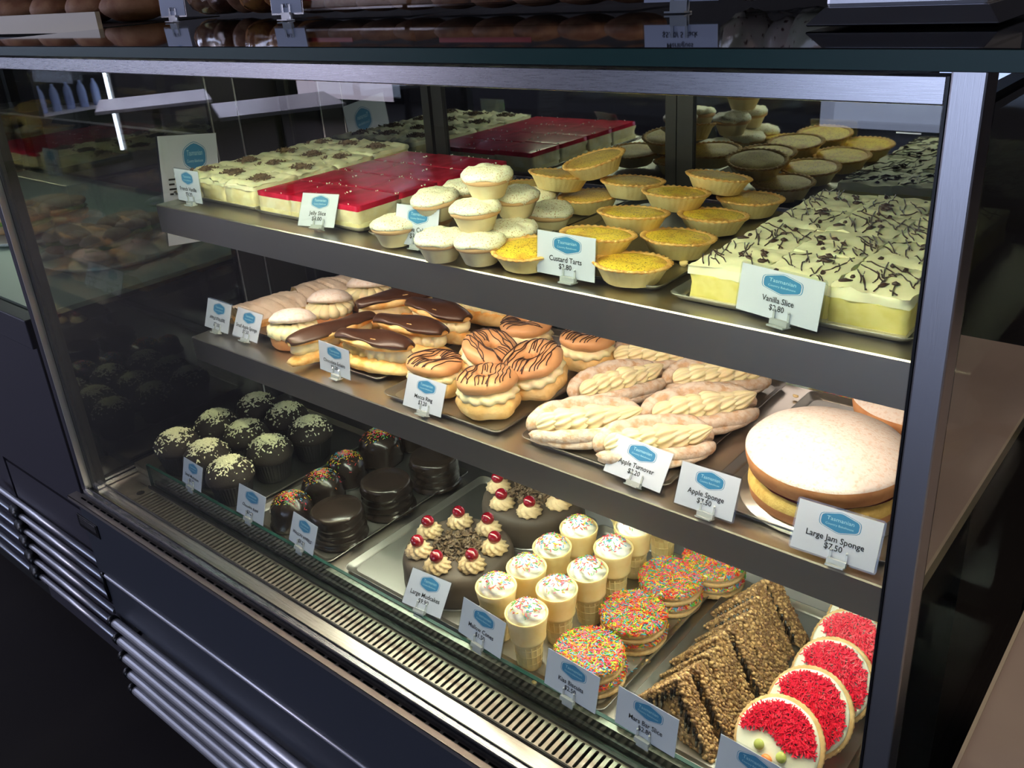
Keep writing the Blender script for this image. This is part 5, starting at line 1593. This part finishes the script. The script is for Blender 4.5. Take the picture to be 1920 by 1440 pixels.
# steel box at the right corner of the top
sb = empty('steel_dispenser', (-0.066, 0.170, TZ))
fr_ = MB()
a0, b0, a1, b1 = 0.0660, 0.068, 0.0560, 0.058
v = [(-a0 + .001, -b0 + .001, 0.0015), (a0 - .001, -b0 + .001, 0.0015), (a0 - .001, b0 - .001, 0.0015), (-a0 + .001, b0 - .001, 0.0015), (-a0, -b0, 0.0025), (a0, -b0, 0.0025), (a0, b0, 0.0025), (-a0, b0, 0.0025), (-a1, -b1, 0.0140), (a1, -b1, 0.0140), (a1, b1, 0.0140), (-a1, b1, 0.0140)]
fr_.add(v, [(3, 2, 1, 0)] + [(i + 4 * k, (i + 1) % 4 + 4 * k, (i + 1) % 4 + 4 * (k + 1), i + 4 * (k + 1)) for k in range(2) for i in range(4)] + [(8, 9, 10, 11)])
fr_.build('flared_base', mat('polished_steel', (0.55, 0.56, 0.60), 0.12, 1.0), sb, bevel=0.0012)
MB().box((0, 0, 0.0745), (0.111, 0.115, 0.122)).build('steel_body', alu, sb, bevel=0.003)
tag(sb, 'square stainless steel box with flared base at the right corner of the case top', 'dispenser')
# cards standing on the top
def topcard(x, y, w, h, lines, label, yaw=0.0):
    root = empty('price_card')
    root.matrix_world = Matrix.Translation((x, y, TZ + 0.011)) @ Matrix.Rotation(yaw, 4, 'Z') @ Matrix.Rotation(-0.06, 4, 'X')
    MB().box((0, 0, h / 2), (w, 0.0006, h)).build('card_sheet', paper, root)
    MB().box((0, 0.0007, h / 2), (w + 0.005, 0.0002, h + 0.005)).build('clear_sleeve', plastic_sleeve, root)
    logo(root, w * 0.45, h * 0.38, 0, h * 0.76)
    t = MB()
    for s_, zz in lines: text_mb(t, s_, None, h * 0.115, 0, zz * h, -0.0007, 0, 0.012, 0, w * 0.85)
    if lines: t.build('lettering', ink, root)
    m_ = MB().box((0, -0.001, -0.005), (0.020, 0.006, 0.012)).box((0, -0.004, -0.0100), (0.024, 0.016, 0.0018))
    for s2 in (-1, 1): m_.box((s2 * 0.0085, -0.0018, 0.005), (0.003, 0.0014, 0.016))
    m_.build('card_clip', acrylic, root)
    tag(root, label, 'price card', 'blue logo price cards on the case top')
topcard(-0.352, 0.300, 0.088, 0.052, [('Meringues', 0.36), ('$5.00/ 5 Pack', 0.14)], 'white price card for the meringues standing on the black glass top')
topcard(-1.480, 0.385, 0.072, 0.054, [('$7.00', 0.16)], 'white price card at the left of the black glass top, before the packets', 0.1)
topcard(-1.080, 0.345, 0.072, 0.052, [('$6.50', 0.16)], 'white price card before the long packs on the black glass top', 0.05)

# ------------------------------------------------------------------ food on the neighbouring counter
roll_m = mat('floured_bread_roll', (0.66, 0.44, 0.24), 0.75, c2=(0.82, 0.68, 0.50), cscale=30, bump=0.3)
plate_m = mat('white_platter', (0.75, 0.78, 0.75), 0.3)
lettuce_m = mat('salad_leaf', (0.20, 0.34, 0.07), 0.5, c2=(0.34, 0.44, 0.12), cscale=60)
rl = None
for j in range(2):
    pl = MB().lathe([(0.09, 0.0), (0.15, 0.004), (0.165, 0.014), (0.160, 0.014), (0.14, 0.006), (0.001, 0.004)], 40).build('platter', plate_m)
    pl.location = (-1.86 - 0.40 * j, 0.34, 0.3412)
    tag(pl, 'round white platter on the neighbouring counter, %s' % ('nearest the cake case' if j == 0 else 'further from the cake case'), 'platter')
    for k in range(5):
        if rl is None:
            rl = empty('filled_roll')
            MB().blob((0, 0, 0.018), (0.062, 0.030, 0.018), 24, 12, lambda q: 1 + 0.05 * nz(q.x * 2, q.y * 2, q.z * 2, 1, 2)).build('roll_base', roll_m, rl)
            MB().blob((0, -0.004, 0.032), (0.058, 0.032, 0.008), 30, 8, lambda q: 1 + 0.22 * nz(q.x * 5, q.y * 5, q.z, 1, 6)).build('salad_filling', lettuce_m, rl)
            MB().blob((0, 0.003, 0.046), (0.062, 0.031, 0.018), 24, 12, lambda q: 1 + 0.05 * nz(q.x * 2, q.y * 2, q.z * 2, 1, 9)).build('roll_top', roll_m, rl)
            o = rl
        else: o = copy_tree(rl)
        o.location = (-1.92 - 0.40 * j + 0.065 * (k % 3) - 0.01, 0.28 + 0.10 * (k // 3) + 0.01 * k, 0.3502)
        o.rotation_euler = (0, 0, R(80 + 8 * (k % 3)))
        tag(o, 'filled bread roll %s on the platter %s' % (('at the left', 'in the middle', 'at the right', 'at the back left', 'at the back right')[k], ('nearest the cake case', 'further from the cake case')[j]), 'roll', 'filled rolls on the neighbouring counter')

# ------------------------------------------------------------------ the customer side of the shop, seen only as reflections
white_top = mat('white_table_laminate', (0.80, 0.78, 0.86), 0.35)
def table(x, y, rz, label):
    t = empty('cafe_table', (x, y, FLOOR), rz)
    MB().box((0, 0, 0.738), (0.78, 0.78, 0.024)).build('table_top', white_top, t, bevel=0.003)
    MB().lathe([(0.03, 0.02), (0.03, 0.725)], 16).build('pedestal', black_frame, t)
    MB().lathe([(0.22, 0.0), (0.22, 0.012), (0.05, 0.028)], 24).build('base_disc', black_frame, t)
    tag(t, label, 'table', 'white cafe tables')
table(-4.98, -3.05, R(29), 'square white cafe table in front of the case, nearer one')
table(-6.27, -2.90, R(29), 'square white cafe table in front of the case, further one')
fz = empty('drinks_fridge', (-8.62, -3.28, FLOOR))
b = MB()
b.box((0.0, 0, 0.03), (0.66, 0.76, 0.06)).box((0.0, 0, 1.87), (0.66, 0.76, 0.10)).box((0, -0.36, 0.95), (0.66, 0.04, 1.78)).box((0, 0.36, 0.95), (0.66, 0.04, 1.78)).box((-0.31, 0, 0.95), (0.04, 0.68, 1.78))
build_each(b, 'cabinet_panel', black_frame, fz)
for zz in (0.52, 0.94, 1.36):
    MB().box((0.0, 0, zz), (0.56, 0.68, 0.015)).build('shelf', white_top, fz)
MB().box((0.27, -0.325, 0.95), (0.02, 0.02, 1.70)).build('light_strip', emit('fridge_lamp', (0.75, 0.82, 1.0), 12), fz)
MB().box((0.325, 0, 0.95), (0.012, 0.70, 1.76)).build('glass_door', clear, fz)
tag(fz, 'black upright drinks fridge with lit shelves against the left wall', 'fridge')
bot_m = mat('pale_blue_bottle', (0.35, 0.45, 0.75), 0.15, spec=0.8)
bo = None
for j, zz in enumerate((0.5275, 0.9475, 1.3675)):
    for k in range(5):
        if bo is None:
            bo = MB().lathe([(0.036, 0), (0.038, 0.004), (0.038, 0.15), (0.030, 0.19), (0.013, 0.22), (0.013, 0.24), (0.001, 0.242)], 18).build('water_bottle', bot_m); o = bo
        else:
            o = bo.copy(); col.objects.link(o)
        o.location = (-8.50, -3.55 + 0.13 * k, FLOOR + zz + 0.001)
        tag(o, 'pale blue water bottle on the %s shelf of the drinks fridge' % ('lowest', 'middle', 'top')[j], 'bottle', 'bottles on the %s fridge shelf' % ('lowest', 'middle', 'top')[j])
# unseen ceiling panels added to brighten the white cafe tables
cl = None
for k, (x, y) in enumerate(((-5.0, -3.0), (-6.4, -3.0))):
    if cl is None:
        cl = empty('added_ceiling_light')
        MB().box((0, 0, -0.012), (1.22, 0.32, 0.022)).build('light_housing', steel, cl)
        MB().box((0, 0, -0.0245), (1.16, 0.26, 0.003)).build('diffuser', emit('added_ceiling_diffuser', (0.88, 0.84, 1.0), 40), cl)
        o = cl
    else: o = copy_tree(cl)
    o.location = (x, y, CZ - 0.0005)
    tag(o, 'slim added ceiling light panel over the white cafe tables, %s' % ('the one nearer the cake case', 'the one nearer the drinks fridge')[k], 'ceiling light', 'added ceiling light panels')
# a dimmer warm panel added over the staff side to brighten the worktop
wl_ = empty('added_ceiling_light', (0.95, 0.55, CZ - 0.0005))
MB().box((0, 0, -0.012), (0.62, 0.32, 0.022)).build('light_housing', steel, wl_)
MB().box((0, 0, -0.0245), (0.56, 0.26, 0.003)).build('diffuser', emit('added_warm_diffuser', (1.0, 0.84, 0.70), 22), wl_)
tag(wl_, 'short warm added ceiling light panel above the brown service worktop', 'ceiling light')

# compute triangles and normals once here, so that the renderer's threads only read them
for me in bpy.data.meshes:
    me.calc_loop_triangles()
    if len(me.polygons):
        me.polygons[0].normal; me.vertices[0].normal; me.corner_normals[0].vector
